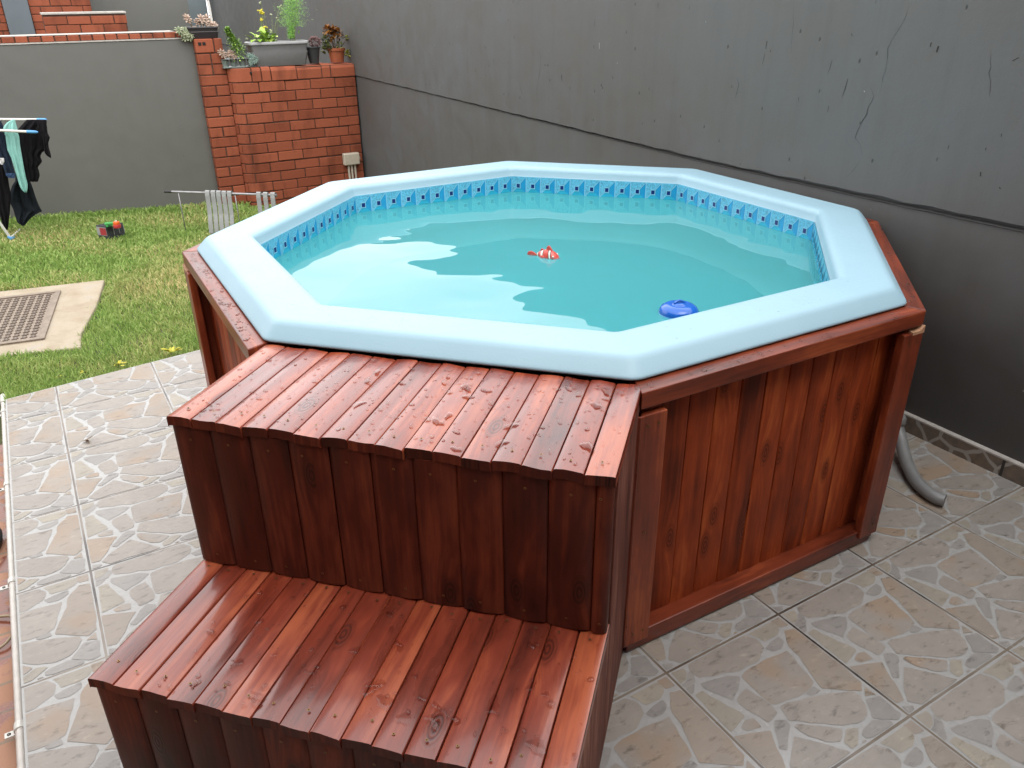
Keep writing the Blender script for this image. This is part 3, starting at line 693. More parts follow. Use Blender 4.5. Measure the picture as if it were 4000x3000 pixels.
pool = thing('pool_tub', 'pale blue octagonal pool tub with a wide rounded rim and blue tile band', 'pool', (*PC, 0))
b = MB()
pr_ = [(RBOT-.02,.797),(RBOT-.004,.7975),(RBOT-.0008,.7995),(RBOT,.8025),(RBOT-.001,.8055),(RBOT-.003,.8080),(RBOT-.007,.8118),(RTOP+.014,.8345),(RTOP+.009,.8385),(RTOP+.004,.8420),(RTOP-.002,.8446),(RTOP-.009,.8461),(RTOP-.016,.8465),(RTOP-.030,.8466),
       (RIN+.036,.8465),(RIN+.026,.8464),(RIN+.016,.8456),(RIN+.006,.8432),(RIN-.001,.8390),(RIN-.005,.8330),(RIN-.008,.8260),(1.0475,.8060),(1.0445,.8020)]
loft(b, [oring(r_, z, .022 if r_ > 1.1 else .016, 5, .014) for r_, z in pr_])
b.build('rim', M['gel'], pool, smooth=True)
# tile band: pyramids printed on the inner face
b = MB(); RB_ = 1.0435; zt, zb = .8025, .7235
for i in range(8):
    a0, a1 = ROT+i*PI/4, ROT+(i+1)*PI/4
    A = np.array([RB_*math.cos(a0), RB_*math.sin(a0)]); B = np.array([RB_*math.cos(a1), RB_*math.sin(a1)])
    nn = -(A+B)/np.linalg.norm(A+B)*.0007
    N_ = 11
    for k in range(N_):
        def P(x, y, lift=0.):      # x runs from B to A (left to right seen from inside)
            q = B+(A-B)*((k+x)/N_)+nn*lift; return (q[0], q[1], zb+(zt-zb)*y)
        e = .028
        o_ = [(e,.0),(1-e,.0),(1-e,1-e),(e,1-e)]; i_ = [(.31,.27),(.62,.27),(.62,.60),(.31,.60)]; i2 = [(.355,.32),(.575,.32),(.575,.55),(.355,.55)]
        b.add([P(0,-.0),P(1,-.0),P(1,1),P(0,1)], [(0,1,2,3)], 3)
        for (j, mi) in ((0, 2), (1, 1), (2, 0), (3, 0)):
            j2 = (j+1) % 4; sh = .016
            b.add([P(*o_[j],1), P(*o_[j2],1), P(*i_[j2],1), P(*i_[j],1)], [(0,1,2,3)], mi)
        for (x0_, y0_), (x1_, y1_) in ((o_[0], i_[0]), (o_[2], i_[2])):
            dx, dy = x1_-x0_, y1_-y0_; l = math.hypot(dx, dy); nx, ny = -dy/l*.018, dx/l*.018
            b.add([P(x0_+nx,y0_+ny,2),P(x0_-nx,y0_-ny,2),P(x1_-nx,y1_-ny,2),P(x1_+nx,y1_+ny,2)], [(0,1,2,3)], 3)
        b.add([P(*q,3) for q in i_], [(0,1,2,3)], 3); b.add([P(*q,4) for q in i2], [(0,1,2,3)], 4)
b.build('tile_band', [M['tile_hi'], M['tile_mid'], M['tile_low'], M['tile_line'], M['tile_dark']], pool)
b = MB()
loft(b, [oring(r_, z, rn) for r_, z, rn in ((1.0455,.802,.003),(1.0452,.70,.003),(1.038,.66,.03),(1.00,.30,.08),(.97,.14,.14),(.93,.09,.2))], 0)
b.build('shell', M['shell'], pool, smooth=True, angle=60)
b = MB(); b.add(oring(.96,.091,.2), [tuple(range(40))]); b.build('tub_floor', M['floor_shell'], pool)
# water: real ripples in the surface
b = MB(); rings = 90; nn_ = len(oring(1, 0, .02, 5))*1
def wz(x, y):
    h = 0
    for (kx, ky, a, ph) in WAVES: h += a*math.sin(kx*x+ky*y+ph)
    return h
WAVES = []
for k in range(16):
    lam = random.uniform(.16, .75); an = random.uniform(0, 2*PI); WAVES.append((2*PI/lam*math.cos(an), 2*PI/lam*math.sin(an), .00060*lam/.3*random.uniform(.5,1.2)*.62, random.uniform(0, 2*PI)))
for k in range(9): lam = random.uniform(.07, .16); an = random.uniform(.9, 2.2); WAVES.append((2*PI/lam*math.cos(an), 2*PI/lam*math.sin(an), .00004*lam/.1*random.uniform(.6,1.3), random.uniform(0, 2*PI)))
NA = 240; base_ = []
for i in range(NA):
    a = 2*PI*i/NA; k = ((a-ROT) % (PI/4))-PI/8; base_.append((1.0427*math.cos(PI/8)/math.cos(k), a))
vs = [(0, 0, WZ+wz(0, 0))]
for r_ in range(1, rings+1):
    for rr, a in base_:
        x, y = rr*r_/rings*math.cos(a), rr*r_/rings*math.sin(a); vs.append((x, y, WZ+wz(x, y)))
fs = [(0, 1+i, 1+(i+1)%NA) for i in range(NA)]
for r_ in range(rings-1): fs += [(1+r_*NA+i, 1+(r_+1)*NA+i, 1+(r_+1)*NA+(i+1)%NA, 1+r_*NA+(i+1)%NA) for i in range(NA)]
b.add(vs, fs); o = b.build('water', M['water'], smooth=True); o.location = (*PC, 0); struct(o)

# ------------------------------------------------------------------ timber surround
def plank(b, x0, x1, L0, L1, place, bulge=.004, thick=.018, flat=False, mi=0):
    """one board: across x0..x1, along L0..L1, gently rounded face; place(across, along, out) -> xyz"""
    ww = x1-x0; prof_ = [(0.,-.0045),(.035,-.0012),(.14,.0+bulge*.45),(.38,bulge),(.65,bulge*.92),(.86,bulge*.4),(.965,-.0012),(1.,-.0045)]
    if flat: prof_ = [(0.,-.0040),(.025,-.0004),(.075,bulge*.7),(.35,bulge),(.65,bulge*.9),(.925,bulge*.6),(.975,-.0004),(1.,-.0040)]
    tilt = random.gauss(0, .0008); n = len(prof_); us = [x0+.0006+(ww-.0012)*p for p, _ in prof_]
    vs = []
    for y in (L0, L1):
        for (p, h), u in zip(prof_, us): vs.append(place(u, y, h+tilt*(p-.5)*2))
        for (p, h), u in zip(prof_, us): vs.append(place(u, y, -thick+h*.6))
    fs = []; uvs = []; ends = []
    for i in range(n-1):
        fs.append((i, i+1, 2*n+i+1, 2*n+i)); uvs.append(((us[i],L0),(us[i+1],L0),(us[i+1],L1),(us[i],L1)))
        fs.append((n+i+1, n+i, 3*n+i, 3*n+i+1)); uvs.append(((us[i+1],L0),(us[i],L0),(us[i],L1),(us[i+1],L1)))
    for yi, y in ((0, L0), (2*n, L1)):
        for i in range(n-1):
            f_ = (yi+i+1, yi+i, yi+n+i, yi+n+i+1); fs.append(f_ if yi == 0 else f_[::-1]); ends.append(len(fs)-1); uvs.append(((us[i],y),(us[i+1],y),(us[i+1],y+.004),(us[i],y+.004)))
    for i, j in ((0, 0), (n-1, n-1)):
        fs.append((i, 2*n+i, 3*n+i, n+i)); uvs.append(((us[i],L0),(us[i],L1),(us[i]+.02,L1),(us[i]+.02,L0)))
    b.add(vs, fs, mi, uvs)
    if flat:
        for e in ends: b.m[len(b.m)-len(fs)+e] = 1
def bar(b, place, x0, x1, y0, y1, z0, z1, along='x', mi=0):
    """a square timber with uv running along its length"""
    c = [(x0,y0,z0),(x1,y0,z0),(x1,y1,z0),(x0,y1,z0),(x0,y0,z1),(x1,y0,z1),(x1,y1,z1),(x0,y1,z1)]
    fs = [(0,3,2,1),(4,5,6,7),(0,1,5,4),(1,2,6,5),(2,3,7,6),(3,0,4,7)]
    def q(p):
        x, y, z = p
        return {'x': (y+z, x), 'y': (x+z, y), 'z': (x+y, z)}[along]
    b.add([place(*p) for p in c], fs, mi, [[q(c[i]) for i in f] for f in fs])
sur = thing('timber_surround', 'red stained timber cladding round the octagonal pool', 'cladding', (*PC, 0))
def side(k):
    ph = ROT+(k+.5)*PI/4; n2 = np.array([math.cos(ph), math.sin(ph)]); e1 = np.array([-math.sin(ph), math.cos(ph)])
    return lambda x, y, z: (*(e1*x+n2*y), z)
CZ = .7945
for k in range(8):
    pl = side(k)
    # cap board, mitred
    if k != 1:
        b = MB(); yo, yi = AP, 1.09; ho, hi = yo*math.tan(PI/8)-.0008, yi*math.tan(PI/8)-.0008
        poly = [(-ho,yo),(ho,yo),(hi,yi),(-hi,yi)]; z0, z1 = CZ-.044, CZ
        vs = [pl(x, y, z0) for x, y in poly]+[pl(x, y, z1) for x, y in poly]
        fs = [(3,2,1,0),(4,5,6,7),(0,1,5,4),(1,2,6,5),(2,3,7,6),(3,0,4,7)]
        q = [(y, x) for x, y in poly]; fr = [(z0, -ho),(z0, ho),(z1, ho),(z1, -ho)]
        b.add(vs, fs, 0, [[q[3],q[2],q[1],q[0]], q, fr, [q[1],q[2],q[2],q[1]], fr, [q[3],q[0],q[0],q[3]]])
        b.build('cap_board', M['trim'], sur, bevel=.003)
    else:
        b = MB(); bar(b, pl, -HE, HE, 1.10, AP-.05, CZ-.085, CZ-.04, 'x'); b.build('cap_board', M['trim'], sur)
    b = MB(); ba = AP-.052; hb = ba*math.tan(PI/8)
    nb_ = 11; wd = 2*hb/nb_; x = -hb
    for i in range(nb_): plank(b, -hb+i*wd, -hb+(i+1)*wd, .058, CZ-.046, lambda u, y, h: pl(u, ba+h, y), bulge=.0016, thick=.02, flat=True)
    b.build('board_panel', [M['panel'], M['riser']], sur, smooth=True, angle=35)
    b = MB(); bar(b, pl, -HE+.012, HE-.012, AP-.075, AP-.004, .006, .060, 'x'); b.build('bottom_rail', M['trim'], sur, bevel=.004)
    for sgn in (-1, 1):
        b = MB(); xa = sgn*(HE+.004); xb = sgn*(HE-.078); ya = AP-.022; z0, z1 = .036, CZ-.048-.012
        bar(b, pl, min(xa,xb), max(xa,xb), ya, AP+.004, z0, z1, 'z')
        xc = sgn*(HE-.046); bar(b, pl, min(sgn*(HE-.016), xc), max(sgn*(HE-.016), xc), AP-.060, ya-.001, z0+.03, z1-.01, 'z')
        p = b.build('corner_post', M['trim'], sur, bevel=.003)
        if k in (2,) :
            zz = [z1-.028, z1-.028, .40, .075, .075]; xx = [.020, .052, .035, .022, .055]
            for x_, z_ in zip(xx, zz):
                c = MB(); cx = sgn*(HE-x_)
                for rr, dd, mi in ((.0042, .0055, 0), (.0018, .0059, 1)):
                    c.add([pl(cx+rr*math.cos(a), AP+dd, z_+rr*math.sin(a)) for a in np.linspace(0, 2*PI, 9)[:-1]], [tuple(range(8))], mi)
                c.build('screw', [M['brass'], M['dark']], p)
# splintered pale wood at the two front corner tops
for k, sgn in ((2, 1), (0, -1)):
    pl = side(k); b = MB(); pts = []
    for i in range(7):
        x = sgn*(HE-.045+.05*i/6); h = .004+.012*(i/6)**2+random.uniform(0,.005); pts.append((x, h))
    vs = []
    for x, h in pts: vs += [pl(x, AP+.0045, .729), pl(x, AP+.0045, .730+h), pl(x, AP-.02, .730+h), pl(x, AP-.02, .729)]
    b.add(vs, [(4*i+e, 4*i+(e+1)%4, 4*i+4+(e+1)%4, 4*i+4+e) for i in range(6) for e in range(4)]+[(0,1,2,3),(24,25,26,27)])
    b.build('splintered_end', M['raw'], sur)

# ------------------------------------------------------------------ the steps
pl1 = side(1)
stp = thing('pool_steps', 'two tier red stained timber steps, wet with rain, leading up to the pool rim', 'steps', (*PC, 0))
XL, XR = -.478, .496
def screw(c_, par, nrm, r_=.0031):
    c = MB(); n_ = Vector(nrm); a = n_.orthogonal().normalized(); d = n_.cross(a)
    for rr, dd, mi in ((r_, .0008, 0), (r_*.42, .0012, 1)):
        c.add([Vector(c_)+n_*dd+(a*math.cos(t)+d*math.sin(t))*rr for t in np.linspace(0, 2*PI, 9)[:-1]], [tuple(range(8))], mi)
    c.build('screw', [M['brass'], M['dark']], par)
nrm1 = pl1(0, 1, 0)
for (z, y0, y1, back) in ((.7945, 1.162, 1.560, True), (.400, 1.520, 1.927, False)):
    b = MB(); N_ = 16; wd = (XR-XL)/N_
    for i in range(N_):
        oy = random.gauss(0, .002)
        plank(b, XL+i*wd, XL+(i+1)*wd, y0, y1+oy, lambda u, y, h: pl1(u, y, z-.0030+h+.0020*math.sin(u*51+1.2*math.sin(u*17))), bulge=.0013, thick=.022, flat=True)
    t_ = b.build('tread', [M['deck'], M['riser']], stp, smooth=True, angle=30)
    for i in range(N_):
        xc = XL+(i+.5)*wd+random.gauss(0, .004)
        screw(pl1(xc, y1-.042+random.gauss(0,.006), z+.0005), t_, (0, 0, 1))
        if not back: screw(pl1(xc, 1.572+random.gauss(0,.004), z+.0005), t_, (0, 0, 1))
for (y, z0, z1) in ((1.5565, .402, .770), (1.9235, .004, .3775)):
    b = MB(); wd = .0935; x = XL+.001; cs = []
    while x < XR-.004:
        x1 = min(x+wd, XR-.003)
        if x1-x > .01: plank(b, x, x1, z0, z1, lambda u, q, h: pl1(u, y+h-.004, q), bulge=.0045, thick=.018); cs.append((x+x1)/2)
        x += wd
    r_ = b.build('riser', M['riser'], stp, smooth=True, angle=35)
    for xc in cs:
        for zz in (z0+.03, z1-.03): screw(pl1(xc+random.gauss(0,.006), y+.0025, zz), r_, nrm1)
for sg in (-1, 1):
    xs_ = (XL+.002, XL+.022) if sg < 0 else (XR-.024, XR-.001)
    b = MB(); bar(b, pl1, xs_[0], xs_[1], 1.17, 1.515, .004, .768, 'z'); bar(b, pl1, xs_[0], xs_[1], 1.517, 1.885, .004, .378, 'z')
    b.build('side_panel', M['sawn'], stp, bevel=.002)

# rain beads and small puddles lying on the steps and cap boards
b = MB()
def bead(p, r_, h, el=1., a=0., lobes=0):
    n = 9; ph = random.uniform(0, 2*PI); vs = []
    for (q, zf) in ((1., 0.), (.86, .55), (.5, .9)):
        for k in range(n):
            t = 2*PI*k/n; rr = r_*q*(1+.32*lobes*math.sin(2*t+ph)+.22*lobes*math.sin(3*t+ph*2)); x, y = rr*math.cos(t)*el, rr*math.sin(t)
            vs.append((p[0]+x*math.cos(a)-y*math.sin(a), p[1]+x*math.sin(a)+y*math.cos(a), p[2]+h*zf))
    vs.append((p[0], p[1], p[2]+h))
    fs = [(i*n+k, i*n+(k+1)%n, (i+1)*n+(k+1)%n, (i+1)*n+k) for i in range(2) for k in range(n)]+[(2*n+k, 2*n+(k+1)%n, 3*n) for k in range(n)]
    b.add(vs, fs)
for k in range(520):
    x = random.uniform(XL+.01, XR-.01); y = random.uniform(1.18, 1.54); r_ = min(.006, .0012+random.expovariate(1/.0012)); bead(pl1(x, y, .7950), r_, r_*.36, random.uniform(1, 1.7), random.uniform(0, PI), .4)
for k in range(15):
    x = random.uniform(XL+.15, XR-.03); y = random.uniform(1.19, 1.54); r_ = random.uniform(.006, .012); bead(pl1(x, y, .7952), r_, .0008, random.uniform(1, 2.2), random.uniform(0, PI), 1.)
for k in range(170):
    x = random.uniform(XL+.15, XR-.01); y = random.uniform(1.58, 1.91); r_ = min(.007, .0012+random.expovariate(1/.0015)); bead(pl1(x, y, .4008), r_, r_*.42, random.uniform(1, 1.7), random.uniform(0, PI), .4)
for k in range(22):
    x = random.uniform(XL+.25, XR-.01); y = random.uniform(1.68, 1.90); r_ = random.uniform(.005, .013); bead(pl1(x, y, .4007), r_, .0008, random.uniform(1, 2.2), random.uniform(0, PI), 1.)
for kk, cnt in ((0, 130), (2, 60), (3, 40)):
    pk = side(kk)
    for k in range(cnt): r_ = min(.006, .0012+random.expovariate(1/.0012)); bead(pk(random.uniform(-.47,.47), random.uniform(1.165, 1.20), CZ+.0003), r_, r_*.4, random.uniform(1,1.6), random.uniform(0,PI), .4)
for k in range(260):
    kk = random.choice((0, 0, 1, 1, 1, 2, 7)); pk = side(kk); r_ = min(.0024, .0008+random.expovariate(1/.0006)); bead(pk(random.uniform(-.40,.40), random.uniform(1.02, 1.105), .8463), r_, r_*.45, random.uniform(1,1.5), random.uniform(0,PI), .4)
o = b.build('rain_drops', M['drop'], smooth=True); o.location = (*PC, 0); struct(o, 'stuff'); o['label'] = 'rain drops beaded on the stained timber'

# ------------------------------------------------------------------ things in the pool
fl = on_z(1467*4000/2212, 663*4000/2212, .745)
ft = thing('chlorine_floater', 'glossy blue round chlorine floater at the near pool rim', 'floater', (fl[0], fl[1], WZ), .3); ft.scale = (.80,.80,.66)
b = MB(); b.lathe([(.0,.050),(.018,.049),(.024,.046),(.028,.041),(.036,.044),(.052,.040),(.066,.030),(.073,.016),(.074,.004),(.070,-.008),(.05,-.02),(.0,-.024)], 36)
b.build('float_ring', M['blue'], ft, smooth=True)
b = MB(); b.lathe([(.075,.004),(.0765,.001),(.075,-.003)], 36); b.build('seam', M['lightblue'], ft, smooth=True)
b = MB(); b.tube([(-.022+.044*i/8, .004*math.sin(PI*i/8), .047+.012*math.sin(PI*i/8)) for i in range(9)], .005, 8); b.build('handle', M['blue'], ft, smooth=True)
b = MB(); b.lathe([(.035,-.02),(.035,-.13),(.03,-.14),(0,-.14)], 20); b.build('basket', M['lightblue'], ft, smooth=True)

fp = on_z(2030+1200/11.06, 900+1000/11.06, WZ+.012)
fi = thing('toy_fish', 'small coral red and white striped toy fish floating mid pool', 'toy', (fp[0], fp[1], WZ-.004), R(-26)); fi.scale = (1.,1.,1.)
# body: lathe along x, head at +x
b = MB(); n = 20; sec = [(-.040,.006,.009),(-.034,.009,.014),(-.024,.014,.020),(-.012,.0185,.0255),(.0,.021,.028),(.012,.022,.0275),(.024,.0215,.0255),(.034,.0185,.021),(.042,.0125,.014),(.046,.006,.007),(.047,.001,.001)]
fine_ = []
for (x0_, a0_, c0_), (x1_, a1_, c1_) in zip(sec, sec[1:]):
    for q in range(4): t = q/4; fine_.append((x0_+(x1_-x0_)*t, a0_+(a1_-a0_)*t, c0_+(c1_-c0_)*t))
fine_.append(sec[-1]); vs = []; mis = []
for x, a, c in fine_:
    for k in range(n):
        t = 2*PI*k/n; vs.append((x+.010*math.sin(t)*(1 if x > .0 else .4)*-.6, a*math.cos(t), .004+c*math.sin(t)))
def stripe(x):
    for c_, hw_ in ((.018, .0032), (-.016, .0042), (-.036, .0022)):
        if abs(x-c_) < hw_: return 1
        if abs(x-c_) < hw_+.0016: return 2
    return 0
for i in range(len(fine_)-1):
    mi = stripe((fine_[i][0]+fine_[i+1][0])/2)
    b.add([vs[i*n+k] for k in range(n)]+[vs[(i+1)*n+k] for k in range(n)], [(k, (k+1)%n, n+(k+1)%n, n+k) for k in range(n)], mi)
b.build('body', [M['fish_red'], M['fish_white'], M['fish_black']], fi, smooth=True)
def fin(pts, th, name, mat):
    b = MB(); n = len(pts); b.add([(x, -th, z) for x, z in pts]+[(x, th, z) for x, z in pts], [tuple(range(n)), tuple(range(2*n-1, n-1, -1))]+[(i, n+i, n+(i+1)%n, (i+1)%n) for i in range(n)])
    return b.build(name, mat, fi, bevel=.0012)
tl = fin([(-.036,.000),(-.050,.012),(-.064,.018),(-.076,.016),(-.082,.006),(-.079,-.004),(-.068,-.010),(-.050,-.008),(-.038,-.003)], .003, 'tail_fin', M['fish_red'])
fin([(-.004,.026),(-.002,.040),(.003,.047),(.009,.045),(.016,.036),(.022,.026)], .0035, 'dorsal_fin', M['fish_red'])
fin([(-.026,.018),(-.027,.028),(-.023,.034),(-.017,.031),(-.014,.022)], .003, 'dorsal_fin', M['toy_red'])
for sg in (-1, 1):
    b = MB(); b.blob((.0-.012, sg*.021, .004), .010, .004, .010); b.build('side_fin', M['fish_red'], fi, smooth=True)
    b = MB(); b.blob((.0305, sg*.0195, .012), .0042, .0030, .0042, 10, 8); e = b.build('eye', M['fish_white'], fi, smooth=True)
    b = MB(); b.blob((.031, sg*.0222, .0122), .0018, .0012, .0018, 8, 6); b.build('pupil', M['fish_black'], e, smooth=True)

# ------------------------------------------------------------------ hose, conduit, cable, rubber mat
P0 = on_z(3690, 1955, .026); P1 = W(2.52, 1.62, .045); P2 = W(2.60, 2.0, .12); 
ho = thing('drain_hose', 'thick grey hose coming from behind the pool onto the tiles', 'hose', (*P0[:2], 0))
pts_px = [(3690,1955,.027),(3640,1935,.027),(3580,1880,.030),(3540,1800,.045),(3520,1720,.08),(3505,1660,.12),(3490,1600,.17)]
pp = [Vector(on_z(u, v, z))-Vector((*P0[:2], 0)) for u, v, z in pts_px]
pp += [Vector(W(2.66, 1.95, .30))-Vector((*P0[:2], 0)), Vector(W(2.70, 2.25, .34))-Vector((*P0[:2], 0))]
def smooth_path(P, k=6):
    out_ = []
    for i in range(len(P)-1):
        p0, p1, p2, p3 = P[max(i-1,0)], P[i], P[i+1], P[min(i+2, len(P)-1)]
        for j in range(k):
            t = j/k; out_.append(.5*((2*p1)+(p2-p0)*t+(2*p0-5*p1+4*p2-p3)*t*t+(3*p1-p0-3*p2+p3)*t**3))
    return out_+[P[-1]]
b = MB(); b.tube(smooth_path(pp), .0225, 18); b.build('hose_tube', M['hose'], ho, smooth=True, angle=50)
cp = wall_thing('conduit_pipe', 'thin white plastic pipe clipped along the left edge of the patio', 'pipe', -.35, 2.0)
b = MB(); b.tube([(0, -3.2, -.035), (0, 1.93, -.035)], .0105, 12); b.build('pipe', M['pvc'], cp, smooth=True, angle=50)
b = MB(); b.tube([(0, 1.90, -.035), (0, 1.985, -.035)], .0135, 12); b.build('end_cap', M['white'], cp, smooth=True, angle=50)
for t in (3.80, 3.12, 2.48, 1.84):
    b = MB(); b.tube([(0, t-2-.012, -.035), (0, t-2+.012, -.035)], .0138, 12); b.box(-.036, -.010, t-2-.009, t-2+.009, -.049, -.045)
    c_ = b.build('clip', M['white'], cp)
    b = MB(); b.lathe([(.0045,-.0445),(.0045,-.0435),(.002,-.0434)], 10, c=(-.026, t-2, 0)); b.build('clip_eye', M['dark'], c_)
# beige cable coil and rubber ring on the red paving
cb = on_z(30, 2480, -.085)
co = thing('cable_coil', 'loose beige cable coil lying on the red paving', 'cable', (*cb[:2], -.09), GR)
pts = [Vector((-.030+.055*math.cos(a)*(1+.1*math.sin(3*a)), .02+.075*math.sin(a), .008+.006*abs(math.sin(2*a)))) for a in np.linspace(.2, 2*PI+.9, 40)]
pts += [Vector((-.06, .13, .008)), Vector((-.075, .25, .008)), Vector((-.09, .33, .008))]
b = MB(); b.tube(smooth_path(pts, 3), .004, 8); b.build('cable', M['cable'], co, smooth=True)
rb = on_z(-112, 2110, -.05); ro = thing('rubber_ring', 'black rubber tyre edge at the far left on the red paving', 'tyre', (*rb[:2], -.09), GR)
b = MB(); prof_ = [(.06+.03*math.cos(a), .03+.03*math.sin(a)) for a in np.linspace(0, 2*PI, 13)]; b.lathe(prof_, 32, sy=1.4); b.build('tyre', M['rubber'], ro, smooth=True)

# ------------------------------------------------------------------ junction box on the brick wall
jb = wall_thing('junction_box', 'beige junction box with three conduits on the brick wall', 'junction box', 2.655, 7.455, .20)
b = MB(); b.box(-.078, .078, -.055, 0, -.055, .055); b.build('cover', M['beige'], jb, bevel=.010)
b = MB(); b.box(.078, .090, -.035, -.015, -.012, .014); b.build('side_knob', M['beige'], jb, bevel=.003)
for x in (-.030, .001, .034):
    b = MB(); b.tube([(x, -.022, -.050), (x+.001, -.022, -.50)], .0105, 10); b.build('conduit', M['beige'], jb, smooth=True, angle=50)

# ------------------------------------------------------------------ pots and plants on the brick wall and pillar
TP = 7.57; ZT = 1.048
def c2(x, y, t=TP): return st(on_t(650+x/2.212, y/2.212, t))
def trough(name, label, x0, x1, t0, t1, z0, h, matb, matr, taper=.85, rimh=.014, cat='planter'):
    o = wall_thing(name, label, cat, (x0+x1)/2, (t0+t1)/2, z0); hx, hy = (x1-x0)/2, (t1-t0)/2
    b = MB()
    def ring(sx, sy, z, m_=6):
        rr = .25*min(sx, sy); P = []
        for cx_, cy_, a0 in ((sx-rr, sy-rr, 0), (-sx+rr, sy-rr, PI/2), (-sx+rr, -sy+rr, PI), (sx-rr, -sy+rr, 1.5*PI)):
            for k in range(m_): a = a0+PI/2*k/(m_-1); P.append((cx_+rr*math.cos(a), cy_+rr*math.sin(a), z))
        return P
    loft(b, [ring(hx*taper, hy*taper, .001), ring(hx*(taper*.35+.65), hy*(taper*.35+.65), h*.55), ring(hx*.925, hy*.90, h*.60), ring(hx*.945, hy*.93, h-rimh)], 0)
    b.add(ring(hx*taper, hy*taper, .001), [tuple(range(23, -1, -1))])
    body_ = b.build('pot_body', matb, o, smooth=True, angle=30)
    b = MB(); loft(b, [ring(hx*.96, hy*.94, h-rimh), ring(hx, hy, h-rimh*.9), ring(hx*1.005, hy*1.01, h-.004), ring(hx*.985, hy*.97, h), ring(hx*.93, hy*.86, h-.001), ring(hx*.92, hy*.84, h-.03)], 0); b.build('pot_rim', matr, o, smooth=True, angle=50)
    b = MB(); b.add(ring(hx*.925, hy*.85, h-.022), [tuple(range(24))]); b.build('soil', M['earth'], o)
    return o
def pot(name, label, s, t, z0, r0, r1, h, mat, rimh=.02):
    o = wall_thing(name, label, 'flower pot', s, t, z0); b = MB()
    b.lathe([(0,.001),(r0,.001),(r1*.9,h-rimh),(r1*.9+.001,h-rimh)], 28); b.build('pot_body', mat, o, smooth=True, angle=30)
    b = MB(); b.lathe([(r1*.9,h-rimh),(r1,h-rimh+.001),(r1*1.02,h-.002),(r1*.97,h),(r1*.88,h-.002),(r1*.86,h-.02)], 28); b.build('pot_rim', mat, o, smooth=True, angle=40)
    b = MB(); b.lathe([(0,h-.014),(r1*.87,h-.014)], 20); b.build('soil', M['earth'], o); return o
def leaf(b, p, d, ln, wd, up=(0,0,1), mi=0, curl=.2, thick=0):
    p = Vector(p); d = Vector(d).normalized(); sd_ = d.cross(Vector(up))
    if sd_.length < .05: sd_ = d.orthogonal()
    sd_.normalize(); nn = sd_.cross(d).normalized(); vs = []; N_ = 5
    for i in range(N_):
        f = i/(N_-1); ww = wd*math.sin(PI*min(.96, .12+.84*f))**.8*(.5 if i == 0 else 1); c_ = p+d*ln*f+nn*(-curl*ln*f*f)
        vs += [c_-sd_*ww*.5+nn*.15*ww, c_, c_+sd_*ww*.5+nn*.15*ww]
    b.add(vs, [(3*i+e, 3*i+e+1, 3*i+4+e, 3*i+3+e) for i in range(N_-1) for e in range(2)], mi)
def fat_leaf(b, p, d, ln, wd, mi=0):
    d = Vector(d).normalized(); q = d.to_track_quat('Z', 'Y').to_matrix(); c_ = Vector(p)+d*ln*.5; b.blob(c_, wd*.5, wd*.36, ln*.5, 6, 4, mi, q)
def rosette(b, c_, r_, n, mi=0, tilt=(0,0,1)):
    qz = Vector(tilt).normalized().to_track_quat('Z', 'Y').to_matrix()
    for ringi, (el, k_, f) in enumerate(((.15, n, 1.), (.6, n-2, .8), (1.1, max(3, n-4), .55))):
        for k in range(k_):
            a = 2*PI*k/k_+ringi*.5+random.gauss(0,.1); d = qz@Vector((math.cos(a)*math.cos(el), math.sin(a)*math.cos(el), math.sin(el))); fat_leaf(b, c_, d, r_*f, r_*.42*f, mi)
# pillar trough
q0, q1 = c2(205, 235, 7.66), c2(440, 328, 7.66)
ZP = 1.285
pt_ = trough('flower_trough', 'small black plastic trough on top of the brick pillar', 1.40, 1.655, 7.58, 7.72, ZP, .092, M['black_pl'], M['black_pl'], .86)
def plant(name, label, s, t, z, cat='plant'): return wall_thing(name, label, cat, s, t, z)
def loc(o, P): return Vector(P)-Vector((o['_s'], o['_t'], o['_z']))
p = plant('succulent', 'pale pinkish succulents in the black trough on the pillar', 1.53, 7.65, ZP+.075)
b = MB(); s_ = MB()
for (x, y, dz) in ((180,165,0),(300,165,0),(330,185,.02),(270,195,-.01),(375,205,0),(345,160,.02),(410,222,0)):
    P = c2(x, y, 7.65+random.uniform(-.02,.03))-np.array([1.53, 7.65, ZP+.075]); rosette(b, P, random.uniform(.040,.050), 8, 0, (random.gauss(0,.3), -.9, .6)); base = (P[0]*.75+.01, P[1]*.4, -.01)
    s_.tube([base, ((P[0]+base[0])/2+.008, (P[1]+base[1])/2, (P[2]+base[2])/2), P], .0055, 6)
for k in range(14): x = random.uniform(-.08,.10); fat_leaf(b, (x, random.uniform(-.04,.03), .0), (random.gauss(0,.6), random.gauss(0,.4), 1), .026, .012)
b.build('leaves', M['l_pink'], p, smooth=True); s_.build('stems', M['l_brown'], p, smooth=True)
p = plant('trailing_succulent', 'pale green succulent trailing over the grey wall beside the black trough', 1.38, 7.62, 1.30)
b = MB(); s_ = MB()
for (x, y) in ((105,262),(130,285),(155,300),(185,290),(165,330),(190,330),(205,305)):
    P = c2(x, y, 7.60+random.uniform(-.02,.02))-np.array([1.38, 7.62, 1.30]); rosette(b, P, .040, 8, 0, (random.gauss(-.2,.4), -.8, .7))
    s_.tube([Vector((.03,.02,.07)), Vector((P[0]*.4, -.01, .075)), P], .0045, 6)
b.build('leaves', M['l_pale'], p, smooth=True); s_.build('stems', M['l_pale'], p, smooth=True)
